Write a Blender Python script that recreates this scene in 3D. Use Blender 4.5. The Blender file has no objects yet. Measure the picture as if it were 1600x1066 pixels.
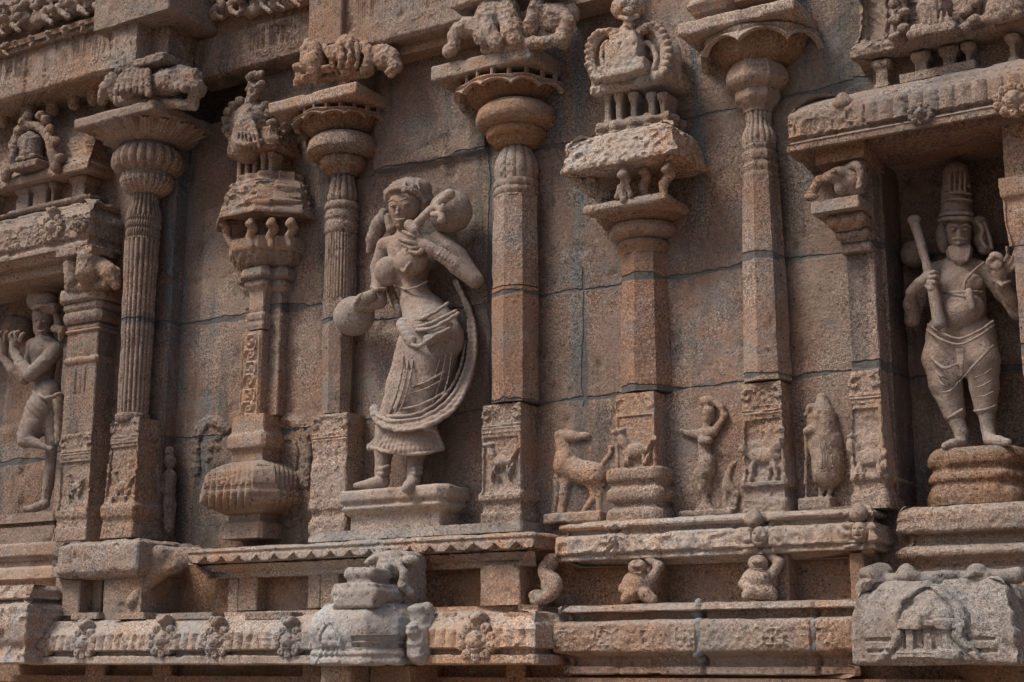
import bpy, math, random
import numpy as np
random.seed(7); np.random.seed(7)
sc = bpy.context.scene; col = sc.collection
R = math.radians
# ---------------------------------------------------------------- camera
F = 2324.0; TILT = R(12.3); YAW = R(31.4); D = 5.2
CAM = np.array([3.17, -D, 0.0])
fw = np.array([-math.sin(YAW)*math.cos(TILT), math.cos(YAW)*math.cos(TILT), math.sin(TILT)])
rt = np.array([math.cos(YAW), math.sin(YAW), 0.0]); up = np.cross(rt, fw)
cd = bpy.data.cameras.new('camera'); cam = bpy.data.objects.new('camera', cd); col.objects.link(cam)
cd.sensor_width = 36; cd.lens = 36*F/1600; cd.clip_end = 500; cd.clip_start = .05
cam.location = CAM; cam.rotation_euler = (R(90)+TILT, 0, YAW)
sc.camera = cam
# ---------------------------------------------------------------- light
SUN_EL, SUN_AZ = 52.0, 217.0      # azimuth: clockwise from +Y; 180 = in front of the wall
w = bpy.data.worlds.new("World"); sc.world = w; w.use_nodes = True
nt = w.node_tree; sky = nt.nodes.new('ShaderNodeTexSky'); sky.sky_type = 'NISHITA'; sky.sun_disc = False
sky.sun_elevation = R(SUN_EL); sky.sun_rotation = R(SUN_AZ); sky.air_density = 1.0; sky.dust_density = 4.0; sky.ozone_density = .6
bg = nt.nodes['Background']; bg.inputs[1].default_value = 0.088
nt.links.new(sky.outputs[0], bg.inputs[0])
sd = bpy.data.lights.new('sun', 'SUN'); sun = bpy.data.objects.new('sun', sd); col.objects.link(sun)
sd.energy = 2.15; sd.angle = R(18); sd.color = (1, .95, .885)
a, e = R(SUN_AZ), R(SUN_EL)
sdir = np.array([math.sin(a)*math.cos(e), math.cos(a)*math.cos(e), math.sin(e)])   # towards the sun
import mathutils
sun.rotation_euler = mathutils.Vector(sdir).to_track_quat('Z', 'Y').to_euler()
sc.view_settings.view_transform = 'Standard'; sc.view_settings.look = 'None'
sc.view_settings.exposure = 0.44; sc.view_settings.gamma = 1
sc.cycles.max_bounces = 6; sc.cycles.diffuse_bounces = 4

# ---------------------------------------------------------------- projection helpers (photo pixel at a real depth)
def at(px, py, Y=0.0):
    d = fw*F + rt*(px-800) - up*(py-533); s = (Y-CAM[1])/d[1]; p = CAM + d*s
    return np.array([p[0], Y, p[2]])
def X_(px, Y=0.0, py=533): return at(px, py, Y)[0]
def Z_(px, py, Y=0.0): return at(px, py, Y)[2]
def mpp(p): return float((np.asarray(p)-CAM).dot(fw)/F)            # metres per photo pixel at a point
def corner(x0, p, px, py):
    """offset o and height z of a front-left corner (x0-o, -(p+o)) seen at px,py"""
    lo, hi = -.3, .8
    f = lambda o: X_(px, -(p+o), py) - (x0-o)
    a_, b_ = lo, hi
    for _ in range(50):
        m = (a_+b_)/2
        if (f(m) > 0) == (f(a_) > 0): a_ = m
        else: b_ = m
    o = (a_+b_)/2
    return o, Z_(px, py, -(p+o))
def silh(cx, cy, px, py):
    """radius and height of a round column's left silhouette seen at px,py"""
    d = fw*F + rt*(px-800) - up*(py-533); d2 = d[:2]/np.linalg.norm(d[:2])
    n = np.array([-d2[1], d2[0]])                                   # points left of the ray
    v = np.array([cx, cy]) - CAM[:2]
    r = -v.dot(n)
    r = abs(r)
    tp = np.array([cx, cy]) + n*r
    s = (tp[1]-CAM[1])/d[1]
    return r, CAM[2] + d[2]*s

# ---------------------------------------------------------------- noise
def _h(ix, iy, iz, seed):
    n = (ix*73856093) ^ (iy*19349663) ^ (iz*83492791) ^ (seed*2654435761 & 0x7fffffff)
    n = (n ^ (n >> 13)) * 1274126177 & 0x7fffffff
    n = (n ^ (n >> 15)) * 2246822519 & 0x7fffffff
    return ((n >> 8) & 0xffff).astype(np.float32)/32767.5 - 1
def vn(P, f, seed=0):
    q = np.asarray(P, dtype=np.float64)*f + 500.37
    i = np.floor(q).astype(np.int64); t = (q-i).astype(np.float32); t = t*t*(3-2*t)
    r = 0
    for dx in (0, 1):
        wx = t[..., 0] if dx else 1-t[..., 0]
        for dy in (0, 1):
            wy = t[..., 1] if dy else 1-t[..., 1]
            for dz in (0, 1):
                wz = t[..., 2] if dz else 1-t[..., 2]
                r = r + wx*wy*wz*_h(i[..., 0]+dx, i[..., 1]+dy, i[..., 2]+dz, seed)
    return r
def ss(a_, b_, x):
    t = np.clip((x-a_)/(b_-a_), 0, 1); return t*t*(3-2*t)
def weather(V, N, amp):
    if amp <= 0: return V
    d = vn(V, 5, 1)*1.0 + vn(V, 19, 2)*.7 + vn(V, 55, 3)*.5
    chip = ss(.42, .75, vn(V, 14, 4)+.25*vn(V, 60, 5))
    d = d*amp - chip*amp*2.2
    return V + N*d[..., None]
# carved patterns: outward relief in metres, u along, v up
def leafy(u, v, amp=.012, f=28, seed=0, w3=None):
    P = np.stack([u, v, (np.zeros_like(u) if w3 is None else w3)+seed*1.7], -1); w_ = np.stack([vn(P, f*.5, seed+31), vn(P, f*.5, seed+32), vn(P, f*.5, seed+33)], -1)*(.55/f)
    Q_ = P+w_; a_ = vn(Q_, f, seed+11); b_ = vn(Q_, f*.6, seed+12); c = vn(P, f*2.3, seed+13)
    ra = 1-ss(.0, .35, np.abs(a_)); rb = 1-ss(.0, .4, np.abs(b_))
    return amp*(.75*ra+.55*rb+.3*c-.25)
def swirl(u, v, per, amp, hgt):
    """row of alternating scrolls of period per in a strip of height hgt"""
    k = np.floor(u/per); uu = (u/per-k-.5)*per; sgn = np.where(k % 2 == 0, 1, -1)
    r = np.hypot(uu, v)/(hgt*.5); th = np.arctan2(v*sgn, uu)
    s = np.cos(th*1+r*9)
    return amp*(s*.6+.4)*(1-ss(.85, 1.05, r)) + amp*.5*(1-ss(.0, .3, r))
def ribs(u, per, amp, pw=.6):
    return amp*(np.abs(np.cos(np.pi*u/per))**pw)
def medallion(u, v, r, amp):
    """lion-mask or figure roundel of radius r centred on 0,0"""
    q = np.hypot(u, v)/r; th = np.arctan2(v, u)
    P = np.stack([u, v, np.zeros_like(u)+r*9], -1)
    rim = amp*.55*(1-ss(.85, 1.15, q+.06*np.cos(th*7)))
    curl = amp*.35*(np.cos(th*8+q*7+vn(P, 30, 3)*2)+.4*vn(P, 70, 8))*ss(.42, .55, q)*(1-ss(.9, 1.12, q))
    hq = (u/(.34*r))**2+((v+.08*r)/(.44*r))**2
    moat = -amp*.35*np.exp(-((hq-1.15)/.25)**2)
    head = amp*1.1*np.sqrt(np.clip(1-hq, 0, 1))
    eye = -amp*.55*np.exp(-(((np.abs(u)-.14*r)/(.07*r))**2+((v-.02*r)/(.05*r))**2))
    nose = amp*.5*np.exp(-((u/(.06*r))**2+((v+.08*r)/(.13*r))**2))
    mouth = -amp*.5*np.exp(-((u/(.14*r))**2+((v+.28*r)/(.035*r))**2))
    return rim+curl+moat+head+eye+nose+mouth
def arch(u, v, wd, ht, amp):
    """horseshoe gable with a little shrine in it; v measured from its foot"""
    P = np.stack([u, v, np.zeros_like(u)], -1); n_ = vn(P, 35, 3)
    half = wd*.5*(1-.35*ss(0, ht*.35, v)+.12*np.exp(-((v-ht*.6)/(ht*.2))**2))*np.sqrt(np.clip(1-(np.clip(v-ht*.45, 0, 9)/(ht*.55))**2, 0, 1))
    dd = half-np.abs(u)
    ins = ss(-.004, .006, dd)*(v > 0)
    rim = amp*.75*ins*(1-ss(wd*.08, wd*.13, dd))*(1+.25*n_)
    body = amp*.45*ins*ss(wd*.10, wd*.15, dd)
    base = amp*.5*(np.abs(u) < wd*.30)*(v > ht*.04)*(v < ht*.14)
    roof = amp*.5*(np.abs(u) < wd*.27)*(v > ht*.42)*(v < ht*.54)*(1+.3*n_)
    cut = -amp*.45*(np.abs(u) < wd*.22)*(v > ht*.17)*(v < ht*.42)*(np.cos(u/(wd*.22)*np.pi*2.5) < .1)
    dome = amp*.45*np.sqrt(np.clip(1-(u/(wd*.24))**2-((v-ht*.54)/(ht*.26))**2, 0, 1))*(v > ht*.54)
    return rim+body+base*ins+roof*ins+cut+dome
# ---------------------------------------------------------------- materials
def stone(name, a_, b_, warm=(.30, .15, .085), warm_amt=.35, cool=(.20, .205, .205), cool_amt=.2, dark_amt=.25,
          streak=0.0, joints=None, stains=None, blocks=False, rough=.9, speck=.5, bump=1.0):
    m = bpy.data.materials.new(name); m.use_nodes = True; t = m.node_tree; N = t.nodes; L = t.links
    bs = N['Principled BSDF']; bs.inputs['Roughness'].default_value = rough
    bs.inputs['Specular IOR Level'].default_value = .25
    geo = N.new('ShaderNodeNewGeometry'); P = geo.outputs['Position']
    def noise(scale, det=4, rg=.55, vec=P, dist=0):
        n = N.new('ShaderNodeTexNoise'); n.inputs['Scale'].default_value = scale; n.inputs['Detail'].default_value = det
        n.inputs['Roughness'].default_value = rg; n.inputs['Distortion'].default_value = dist; L.new(vec, n.inputs['Vector']); return n.outputs[0]
    def mapr(x, lo, hi, o0=0, o1=1):
        n = N.new('ShaderNodeMapRange'); n.interpolation_type = 'SMOOTHSTEP'
        n.inputs[1].default_value = lo; n.inputs[2].default_value = hi; n.inputs[3].default_value = o0; n.inputs[4].default_value = o1
        L.new(x, n.inputs[0]); return n.outputs[0]
    def mul(x, y, op='MULTIPLY'):
        n = N.new('ShaderNodeMath'); n.operation = op
        for i, q in enumerate((x, y)):
            if isinstance(q, (int, float)): n.inputs[i].default_value = q
            else: L.new(q, n.inputs[i])
        return n.outputs[0]
    def mix(f, c1, c2, mode='MIX'):
        n = N.new('ShaderNodeMix'); n.data_type = 'RGBA'; n.blend_type = mode
        if isinstance(f, (int, float)): n.inputs[0].default_value = f
        else: L.new(f, n.inputs[0])
        for i, q in ((6, c1), (7, c2)):
            if isinstance(q, tuple): n.inputs[i].default_value = (*q, 1)
            else: L.new(q, n.inputs[i])
        return n.outputs[2]
    def off(v):
        n = N.new('ShaderNodeVectorMath'); n.operation = 'ADD'; L.new(P, n.inputs[0]); n.inputs[1].default_value = v; return n.outputs[0]
    c = mix(mapr(noise(2.6, 6, .62), .36, .64), a_, b_)
    c = mix(mul(mapr(noise(1.7, 7, .68, off((7, 3, 1))), .45, .62), warm_amt*1.15), c, warm)
    c = mix(mul(mapr(noise(3.7, 7, .7, off((1, 9, 4))), .50, .66), cool_amt*1.2), c, cool)
    # weathered pale lichen on upward faces, brightened to paint in their top highlights
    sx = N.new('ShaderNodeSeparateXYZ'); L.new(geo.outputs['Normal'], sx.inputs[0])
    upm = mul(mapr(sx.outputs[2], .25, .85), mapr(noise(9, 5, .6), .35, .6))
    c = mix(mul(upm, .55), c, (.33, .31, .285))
    # dark crust blotches
    c = mix(mul(mapr(noise(5.5, 8, .72, off((4, 4, 9))), .52, .66), dark_amt*1.3), c, (.045, .04, .038))
    c = mix(mul(mapr(noise(13, 7, .75, off((6, 2, 9))), .56, .66), .45), c, (.40, .34, .29))
    c = mix(mul(mapr(noise(.9, 3, .5, off((2, 2, 2))), .35, .65), .22), c, (.12, .075, .055))
    if streak:
        vm = N.new('ShaderNodeVectorMath'); vm.operation = 'MULTIPLY'; L.new(P, vm.inputs[0]); vm.inputs[1].default_value = (5.5, 5.5, .7)
        c = mix(mul(mapr(noise(1.0, 6, .62, vm.outputs[0]),   .50, .64), streak), c, (.06, .068, .066))
    oi = N.new('ShaderNodeObjectInfo')
    tint = mapr(oi.outputs['Random'], 0, 1, .88, 1.12)
    if blocks:
        sq = N.new('ShaderNodeSeparateXYZ'); L.new(P, sq.inputs[0]); zi = 0
        for lv_ in (1.05, 1.50, 2.19): zi = mul(mul(sq.outputs[2], lv_, 'GREATER_THAN'), zi, 'ADD')
        xi = mul(mul(mul(sq.outputs[0], 1.05), mul(zi, .43), 'ADD'), 0, 'ADD'); xi = mul(xi, 0, 'FLOOR')
        cv = N.new('ShaderNodeCombineXYZ'); L.new(xi, cv.inputs[0]); L.new(zi, cv.inputs[1])
        wn = N.new('ShaderNodeTexWhiteNoise'); L.new(cv.outputs[0], wn.inputs[0]); tint = mul(tint, mapr(wn.outputs[0], 0, 1, .84, 1.14))
    ct = N.new('ShaderNodeCombineXYZ'); L.new(tint, ct.inputs[0]); L.new(mul(tint, .99), ct.inputs[1]); L.new(mul(tint, .98), ct.inputs[2])
    c = mix(1.0, c, ct.outputs[0], 'MULTIPLY')
    if stains:
        ss_ = N.new('ShaderNodeSeparateXYZ'); L.new(P, ss_.inputs[0]); wx = mul(mul(noise(2.2, 5, .6), -.5, 'ADD'), .16)
        vm2 = N.new('ShaderNodeVectorMath'); vm2.operation = 'MULTIPLY'; L.new(P, vm2.inputs[0]); vm2.inputs[1].default_value = (26, 26, 2.2)
        nn = mapr(noise(1.0, 6, .65, vm2.outputs[0]), .32, .62); al = None
        for (x_, hw, z0_, z1_) in stains:
            q = mul(mul(mul(ss_.outputs[0], wx, 'ADD'), -x_, 'ADD'), 0, 'ABSOLUTE')
            k = mul(mapr(q, hw*.2, hw*1.3, 1, 0), mul(mapr(ss_.outputs[2], z0_-.1, z0_+.15), mapr(ss_.outputs[2], z1_-.1, z1_+.1, 1, 0)))
            al = k if al is None else mul(al, k, 'MAXIMUM')
        c = mix(mul(mul(al, nn), .95), c, (.125, .134, .136))
    # granite grains, coarser and finer from place to place
    g1 = noise(260, 2, .75); g2 = noise(95, 3, .7, off((3, 3, 3)))
    gr = mul(mapr(g1, .36, .64, 1-speck*.95, 1+speck*1.0), mapr(g2, .36, .64, 1-speck*.6, 1+speck*.65))
    gr = mul(mul(mul(gr, -1, 'ADD'), mapr(noise(3.1, 4, .6, off((5, 1, 7))), .35, .65, .35, 1.25)), 1, 'ADD')
    cg = N.new('ShaderNodeCombineXYZ')
    for i in range(3): L.new(gr, cg.inputs[i])
    c = mix(1.0, c, cg.outputs[0], 'MULTIPLY')
    pit = mapr(noise(62, 4, .7, off((8, 1, 2))), .60, .68)
    c = mix(mul(pit, .6), c, (.03, .025, .022))
    h = mul(mul(g1, .35), mul(mul(g2, .8), mul(noise(22, 6, .65), 1.3), 'ADD'), 'ADD')
    h = mul(h, mul(pit, -.8), 'ADD')
    if joints:
        sp = N.new('ShaderNodeSeparateXYZ'); L.new(P, sp.inputs[0])
        wob = mul(mul(noise(3, 5, .6), -.5, 'ADD'), .05)
        wid = mapr(noise(4, 5, .65, off((2, 5, 5))), .35, .7, .001, .019)
        zz = mul(sp.outputs[2], wob, 'ADD'); xx = mul(sp.outputs[0], wob, 'ADD'); tot = None; halo = None
        for j in joints:
            if j[0] == 'z': dd = mul(mul(zz, -j[1], 'ADD'), 0, 'ADD')
            else: dd = mul(xx, -j[1], 'ADD')
            ab = N.new('ShaderNodeMath'); ab.operation = 'ABSOLUTE'; L.new(dd, ab.inputs[0])
            s_ = mul(wid, ab.outputs[0], 'SUBTRACT'); k = mapr(s_, -.003, .004)
            oth = sp.outputs[0] if j[0] == 'z' else sp.outputs[2]
            k = mul(k, mul(mul(oth, j[2], 'GREATER_THAN'), mul(oth, j[3], 'LESS_THAN')))
            tot = k if tot is None else mul(tot, k, 'MAXIMUM')
            kh = mul(mapr(mul(ab.outputs[0], mapr(noise(6, 8, .78, off((3, 8, 2))), .44, .64, -.006, .034), 'SUBTRACT'), -.004, .003, 1, 0), mul(mul(oth, j[2], 'GREATER_THAN'), mul(oth, j[3], 'LESS_THAN')))
            halo = kh if halo is None else mul(halo, kh, 'MAXIMUM')
        c = mix(mul(halo, .7), c, (.115, .112, .108))
        c = mix(mul(tot, .85), c, (.098, .098, .095))
        h = mul(h, mul(tot, -2.0), 'ADD')
    bp = N.new('ShaderNodeBump'); bp.inputs['Strength'].default_value = .75*bump; bp.inputs['Distance'].default_value = .009
    L.new(h, bp.inputs['Height']); L.new(bp.outputs[0], bs.inputs['Normal']); L.new(c, bs.inputs['Base Color'])
    return m
JZ = [('z', 1.05, -9, 9), ('z', 1.50, -.95, 9), ('z', 1.62, -9, -.95), ('z', 2.19, -1.0, .05), ('x', .34, 1.02, 1.60), ('x', -.11, 1.0, 2.3), ('z', 2.15, .1, 9)]
STN = [(X_(905, 0, 420), .05, .95, 2.75), (X_(870, 0, 200), .05, 2.1, 2.75), (X_(1262, 0, 150), .07, 1.75, 2.8), (X_(1090, 0, 200), .035, 1.7, 2.5), (X_(328, 0, 560), .035, .75, 1.75), (X_(765, 0, 430), .02, 1.0, 2.2), (X_(1300, 0, 60), .05, 2.1, 2.9), (X_(290, 0, 400), .04, 1.2, 2.6)]
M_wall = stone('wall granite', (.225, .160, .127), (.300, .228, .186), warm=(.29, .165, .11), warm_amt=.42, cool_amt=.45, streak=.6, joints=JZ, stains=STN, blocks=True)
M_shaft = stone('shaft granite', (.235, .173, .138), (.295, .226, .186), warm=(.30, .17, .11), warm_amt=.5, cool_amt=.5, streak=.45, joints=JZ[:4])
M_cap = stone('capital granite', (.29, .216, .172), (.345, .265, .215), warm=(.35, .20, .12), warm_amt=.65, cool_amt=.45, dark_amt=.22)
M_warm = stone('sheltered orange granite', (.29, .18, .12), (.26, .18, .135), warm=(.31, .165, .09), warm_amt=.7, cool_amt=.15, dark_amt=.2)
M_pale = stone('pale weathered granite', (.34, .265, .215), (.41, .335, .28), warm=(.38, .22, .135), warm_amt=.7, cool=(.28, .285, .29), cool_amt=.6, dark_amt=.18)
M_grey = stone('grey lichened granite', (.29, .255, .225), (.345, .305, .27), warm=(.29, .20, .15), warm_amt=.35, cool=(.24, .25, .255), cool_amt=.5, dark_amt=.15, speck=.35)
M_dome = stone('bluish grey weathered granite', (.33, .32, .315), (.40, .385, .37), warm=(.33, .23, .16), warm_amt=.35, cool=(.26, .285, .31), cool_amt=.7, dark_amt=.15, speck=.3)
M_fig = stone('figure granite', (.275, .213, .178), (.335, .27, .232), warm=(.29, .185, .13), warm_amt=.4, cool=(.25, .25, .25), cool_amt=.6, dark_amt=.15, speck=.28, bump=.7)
M_gloom = stone('shade darkened granite', (.18, .135, .108), (.235, .175, .14), warm=(.24, .14, .085), warm_amt=.5, cool_amt=.3, dark_amt=.3, streak=.4, joints=JZ[:3])  # darker copy of the granite: gloom of recessed parts put into the colour
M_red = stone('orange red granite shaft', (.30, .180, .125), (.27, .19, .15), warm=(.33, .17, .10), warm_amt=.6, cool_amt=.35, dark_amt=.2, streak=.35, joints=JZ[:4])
M_ground = stone('trodden earth paving', (.32, .22, .155), (.36, .25, .18), warm_amt=.3, cool_amt=.1)

# ---------------------------------------------------------------- object helpers
ORG = {}
def tag(o, label=None, cat=None, group=None, kind=None):
    if label: o['label'] = label
    if cat: o['category'] = cat
    if group: o['group'] = group
    if kind: o['kind'] = kind
    return o
def thing(name, label, cat, loc, group=None):
    o = bpy.data.objects.new(name, None); col.objects.link(o); o.location = [float(q) for q in loc]; o.empty_display_size = .05
    ORG[o.name] = np.array(loc, dtype=float); return tag(o, label, cat, group)
def mk(name, V, Q, mat, parent=None, T=None, smooth=35, label=None):
    """V nx3 world, Q quads mx4 (and T triangles)"""
    V = np.asarray(V, dtype=np.float64).reshape(-1, 3)
    if parent is not None: V = V - ORG[parent.name]
    me = bpy.data.meshes.new(name); me.vertices.add(len(V)); me.vertices.foreach_set('co', V.astype(np.float32).ravel())
    Q = np.asarray(Q, dtype=np.int32).reshape(-1, 4); T = np.zeros((0, 3), np.int32) if T is None else np.asarray(T, dtype=np.int32).reshape(-1, 3)
    idx = np.concatenate([Q.ravel(), T.ravel()]); me.loops.add(len(idx)); me.loops.foreach_set('vertex_index', idx)
    st = np.concatenate([np.arange(len(Q))*4, len(Q)*4+np.arange(len(T))*3]).astype(np.int32)
    me.polygons.add(len(st)); me.polygons.foreach_set('loop_start', st)
    me.update(calc_edges=True); me.validate()
    me.polygons.foreach_set('use_smooth', np.ones(len(me.polygons), bool))
    if smooth < 180: me.set_sharp_from_angle(angle=R(smooth))
    me.materials.append(mat)
    o = bpy.data.objects.new(name, me); col.objects.link(o)
    if parent is not None: o.parent = parent; ORG[o.name] = ORG[parent.name]
    else: ORG[o.name] = np.zeros(3)
    if label: o['label'] = label
    return o
def grid_normals(V, closed):
    du = np.roll(V, -1, 1)-np.roll(V, 1, 1)
    if not closed: du[:, 0] = V[:, 1]-V[:, 0]; du[:, -1] = V[:, -1]-V[:, -2]
    dv = np.gradient(V, axis=0) if V.shape[0] > 1 else np.zeros_like(V)
    n = np.cross(du, dv); l = np.linalg.norm(n, axis=-1, keepdims=True); l[l == 0] = 1
    return n/l
def grid_quads(nl, nr, closed, base=0):
    i = np.arange(nl-1)[:, None]; j = np.arange(nr if closed else nr-1)[None, :]; j2 = (j+1) % nr
    q = np.stack([i*nr+j, i*nr+j2, (i+1)*nr+j2, (i+1)*nr+j], -1).reshape(-1, 4)
    return q+base
def soften(pts, c=.004, step=.010):
    """chamfer the corners of a 2-D polyline and resample it"""
    pts = [np.array(p, float) for p in pts]; o = [pts[0]]
    for i in range(1, len(pts)-1):
        a_, b_, d_ = pts[i-1], pts[i], pts[i+1]
        l1 = np.linalg.norm(a_[:2]-b_[:2]); l2 = np.linalg.norm(d_[:2]-b_[:2])
        if l1 < 1e-6 or l2 < 1e-6: o.append(b_); continue
        o.append(b_+(a_-b_)*min(c/l1, .4)); o.append(b_+(d_-b_)*min(c/l2, .4))
    o.append(pts[-1]); r = [o[0]]
    for a_, b_ in zip(o[:-1], o[1:]):
        n = max(1, int(math.ceil(np.linalg.norm(b_[:2]-a_[:2])/step)))
        for k in range(1, n+1): r.append(a_+(b_-a_)*k/n)
    return r
def loft(name, poly, levels, mat, parent=None, closed=False, step=.013, lstep=.010, orn=None, wz=.0022, cap=(1, 1), cc=.005, smooth=35, label=None, chc=.004):
    """poly: plan polyline (x,y), left to right with outward = its right-hand side seen from above going left->right (towards -y);
       levels: (offset, z), any order of z"""
    P = [np.array(p, float) for p in poly]
    if not closed: P = soften(P, cc, 9)
    n = len(P)
    segs = [(P[i], P[(i+1) % n]) for i in range(n if closed else n-1)]
    def nrm(a_, b_):
        d = b_-a_; d = d/np.linalg.norm(d); return np.array([d[1], -d[0]])
    sn = [nrm(*s) for s in segs]; mv = []
    for i in range(n):
        if closed: n1, n2 = sn[i-1], sn[i]
        elif i == 0: n1 = n2 = sn[0]
        elif i == n-1: n1 = n2 = sn[-1]
        else: n1, n2 = sn[i-1], sn[i]
        m = n1+n2; m = m/np.linalg.norm(m); mv.append(m/max(.35, m.dot(n1)))
    B, Mv, Nn, S = [], [], [], []; s = 0
    for k, (a_, b_) in enumerate(segs):
        l = np.linalg.norm(b_-a_); c = max(1, int(math.ceil(l/step)))
        for q in range(c):
            t = q/c; B.append(a_+(b_-a_)*t); Mv.append(mv[k]*(1-t)+mv[(k+1) % n]*t); Nn.append(sn[k]); S.append(s+l*t)
        s += l
    if not closed: B.append(P[-1]); Mv.append(mv[-1]); Nn.append(sn[-1]); S.append(s)
    B, Mv, Nn, S = map(np.array, (B, Mv, Nn, S))
    lv = np.array(soften(levels, chc, lstep))
    if lv[0, 1] > lv[-1, 1]: lv = lv[::-1]
    V = np.zeros((len(lv), len(B), 3)); V[..., :2] = B[None]+Mv[None]*lv[:, 0, None, None]; V[..., 2] = lv[:, 1, None]
    if orn is not None:
        h = orn(np.broadcast_to(S[None], V.shape[:2]), V[..., 2], np.broadcast_to(Nn[None], V.shape[:2]+(2,)), V)
        V[..., :2] += Nn[None]*h[..., None]
    N = grid_normals(V, closed)
    if (N[..., :2]*Nn[None]).sum() < 0: N = -N
    V = weather(V, N, wz)
    nl, nr = V.shape[:2]; Q = grid_quads(nl, nr, closed); VV = [V.reshape(-1, 3)]; T = []; cnt = nl*nr
    yb = max(B[0][1], B[-1][1]) if not closed else B[:, 1].mean()
    xm = (B[:, 0].min()+B[:, 0].max())/2
    for e_, row in ((0, 0), (1, nl-1)):
        if not cap[e_]: continue
        VV.append(np.array([[xm, yb, V[row, :, 2].mean()]])); r = np.arange(nr if closed else nr-1)
        T.append(np.stack([row*nr+r, row*nr+(r+1) % nr, np.full_like(r, cnt)], -1)); cnt += 1
    return mk(name, np.concatenate(VV), Q, mat, parent, np.concatenate(T) if T else None, smooth, label)
def valance(name, cx, cy, r, zt, zb, n, mat, parent=None, cut=.5, flare=.01, lobes=None, wz=.0015):
    """ring of hanging scalloped cloth carved in stone, with a pierced fret above it"""
    seg = 360; th = np.arange(seg)/seg*2*math.pi; H = zt-zb; sc_ = np.abs(np.sin(th*n/2))**.7
    zl = zb+H*cut*sc_; oct_ = 1+.03*np.cos(th*8)
    rows = []
    for k in range(14):
        t = k/13; rows.append(((r+flare*t+.006*np.sin(t*9))*oct_, zt+(zl-zt)*t))
    for k in range(8):
        t = k/7; rows.append(((r+flare-.02-.03*t)*oct_, zl+(zt-zl)*t))
    V = np.stack([np.stack([cx+q*np.cos(th), cy+q*np.sin(th), z+0*th], -1) for q, z in rows])
    N = grid_normals(V, True); V = weather(V, N*0+np.stack([np.cos(th), np.sin(th), 0*th], -1)[None], wz)
    return mk(name, V.reshape(-1, 3), grid_quads(V.shape[0], seg, True), mat, parent, None, 40)
def fret(name, cx, cy, r, zt, zb, n, mat, parent=None):
    for k in range(n):
        t = 2*math.pi*(k+.5)/n
        if math.sin(t) > .35: continue
        x, y = cx+r*math.cos(t), cy+r*math.sin(t); w_ = .007
        loft(name, [(x-w_, y+.02), (x-w_, y-.006), (x+w_, y-.006), (x+w_, y+.02)], [(0, zb), (0, zt)], mat, parent, step=.01, wz=.001)
def rectp(x0, x1, p, yb=.02): return [(x0, yb), (x0, -p), (x1, -p), (x1, yb)]
def traced(x0, p, tr): return [corner(x0, p, *q) for q in tr]
def round_loft(name, cx, cy, levels, mat, parent=None, seg=120, mod=None, zmod=None, wz=.0022, lstep=.008, cap=(1, 1), sides=0, smooth=40, label=None, chc=.004, rot=math.pi/8):
    lv = np.array(soften(levels, chc, lstep))
    if lv[0, 1] > lv[-1, 1]: lv = lv[::-1]
    th = np.arange(seg)/seg*2*math.pi; r = lv[:, 0, None]*np.ones(seg)[None]
    t = np.linspace(0, 1, len(lv))[:, None]
    zr = (lv[:, 1, None]-lv[0, 1])/max(1e-6, lv[-1, 1]-lv[0, 1])
    if sides:
        a_ = math.pi/sides; r = r*math.cos(a_)/np.cos((th+rot+a_) % (2*a_)-a_)[None]
    if mod is not None: r = r+mod(th[None]+0*t, zr+0*th[None], r)
    z = lv[:, 1, None]+0*r
    if zmod is not None: z = z+zmod(th[None]+0*t, zr+0*th[None])
    V = np.stack([cx+r*np.cos(th), cy+r*np.sin(th), z], -1)
    N = grid_normals(V, True); rad = V[..., :2]-np.array([cx, cy])
    if (N[..., :2]*rad).sum() < 0: N = -N
    V = weather(V, N, wz); nl, nr = V.shape[:2]; Q = grid_quads(nl, nr, True); VV = [V.reshape(-1, 3)]; T = []; cnt = nl*nr
    for e_, row in ((0, 0), (1, nl-1)):
        if not cap[e_]: continue
        VV.append(np.array([[cx, cy, V[row, :, 2].mean()]])); q = np.arange(nr)
        T.append(np.stack([row*nr+q, row*nr+(q+1) % nr, np.full_like(q, cnt)], -1)); cnt += 1
    return mk(name, np.concatenate(VV), Q, mat, parent, np.concatenate(T) if T else None, smooth, label)
def box(name, x0, x1, p, z0, z1, mat, parent=None, yb=.02, **k):
    return loft(name, rectp(x0, x1, p, yb), [(0, z0), (0, z1)], mat, parent, **k)
def pbox(name, pl, pr, pt, pb, p, mat, parent=None, yb=.02, **k):
    """box by photo pixels: left, right at its mid-height; top and bottom at its left end"""
    pm = (pt+pb)/2
    return box(name, X_(pl, -p, pm), X_(pr, -p, pm), p, Z_(pl, pb, -p), Z_(pl, pt, -p), mat, parent, yb, **k)
def sheet(name, x0, x1, z0, z1, Y, mat, parent=None, step=.014, wz=.003, fn=None):
    nx = int((x1-x0)/step)+2; nz_ = int((z1-z0)/step)+2
    X, Zz = np.meshgrid(np.linspace(x0, x1, nx), np.linspace(z0, z1, nz_)); V = np.stack([X, X*0+Y, Zz], -1)
    if fn is not None: V[..., 1] -= fn(X, Zz)
    N = np.zeros_like(V); N[..., 1] = -1; V = weather(V, N, wz)
    return mk(name, V.reshape(-1, 3), grid_quads(nz_, nx, False), mat, parent)

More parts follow.
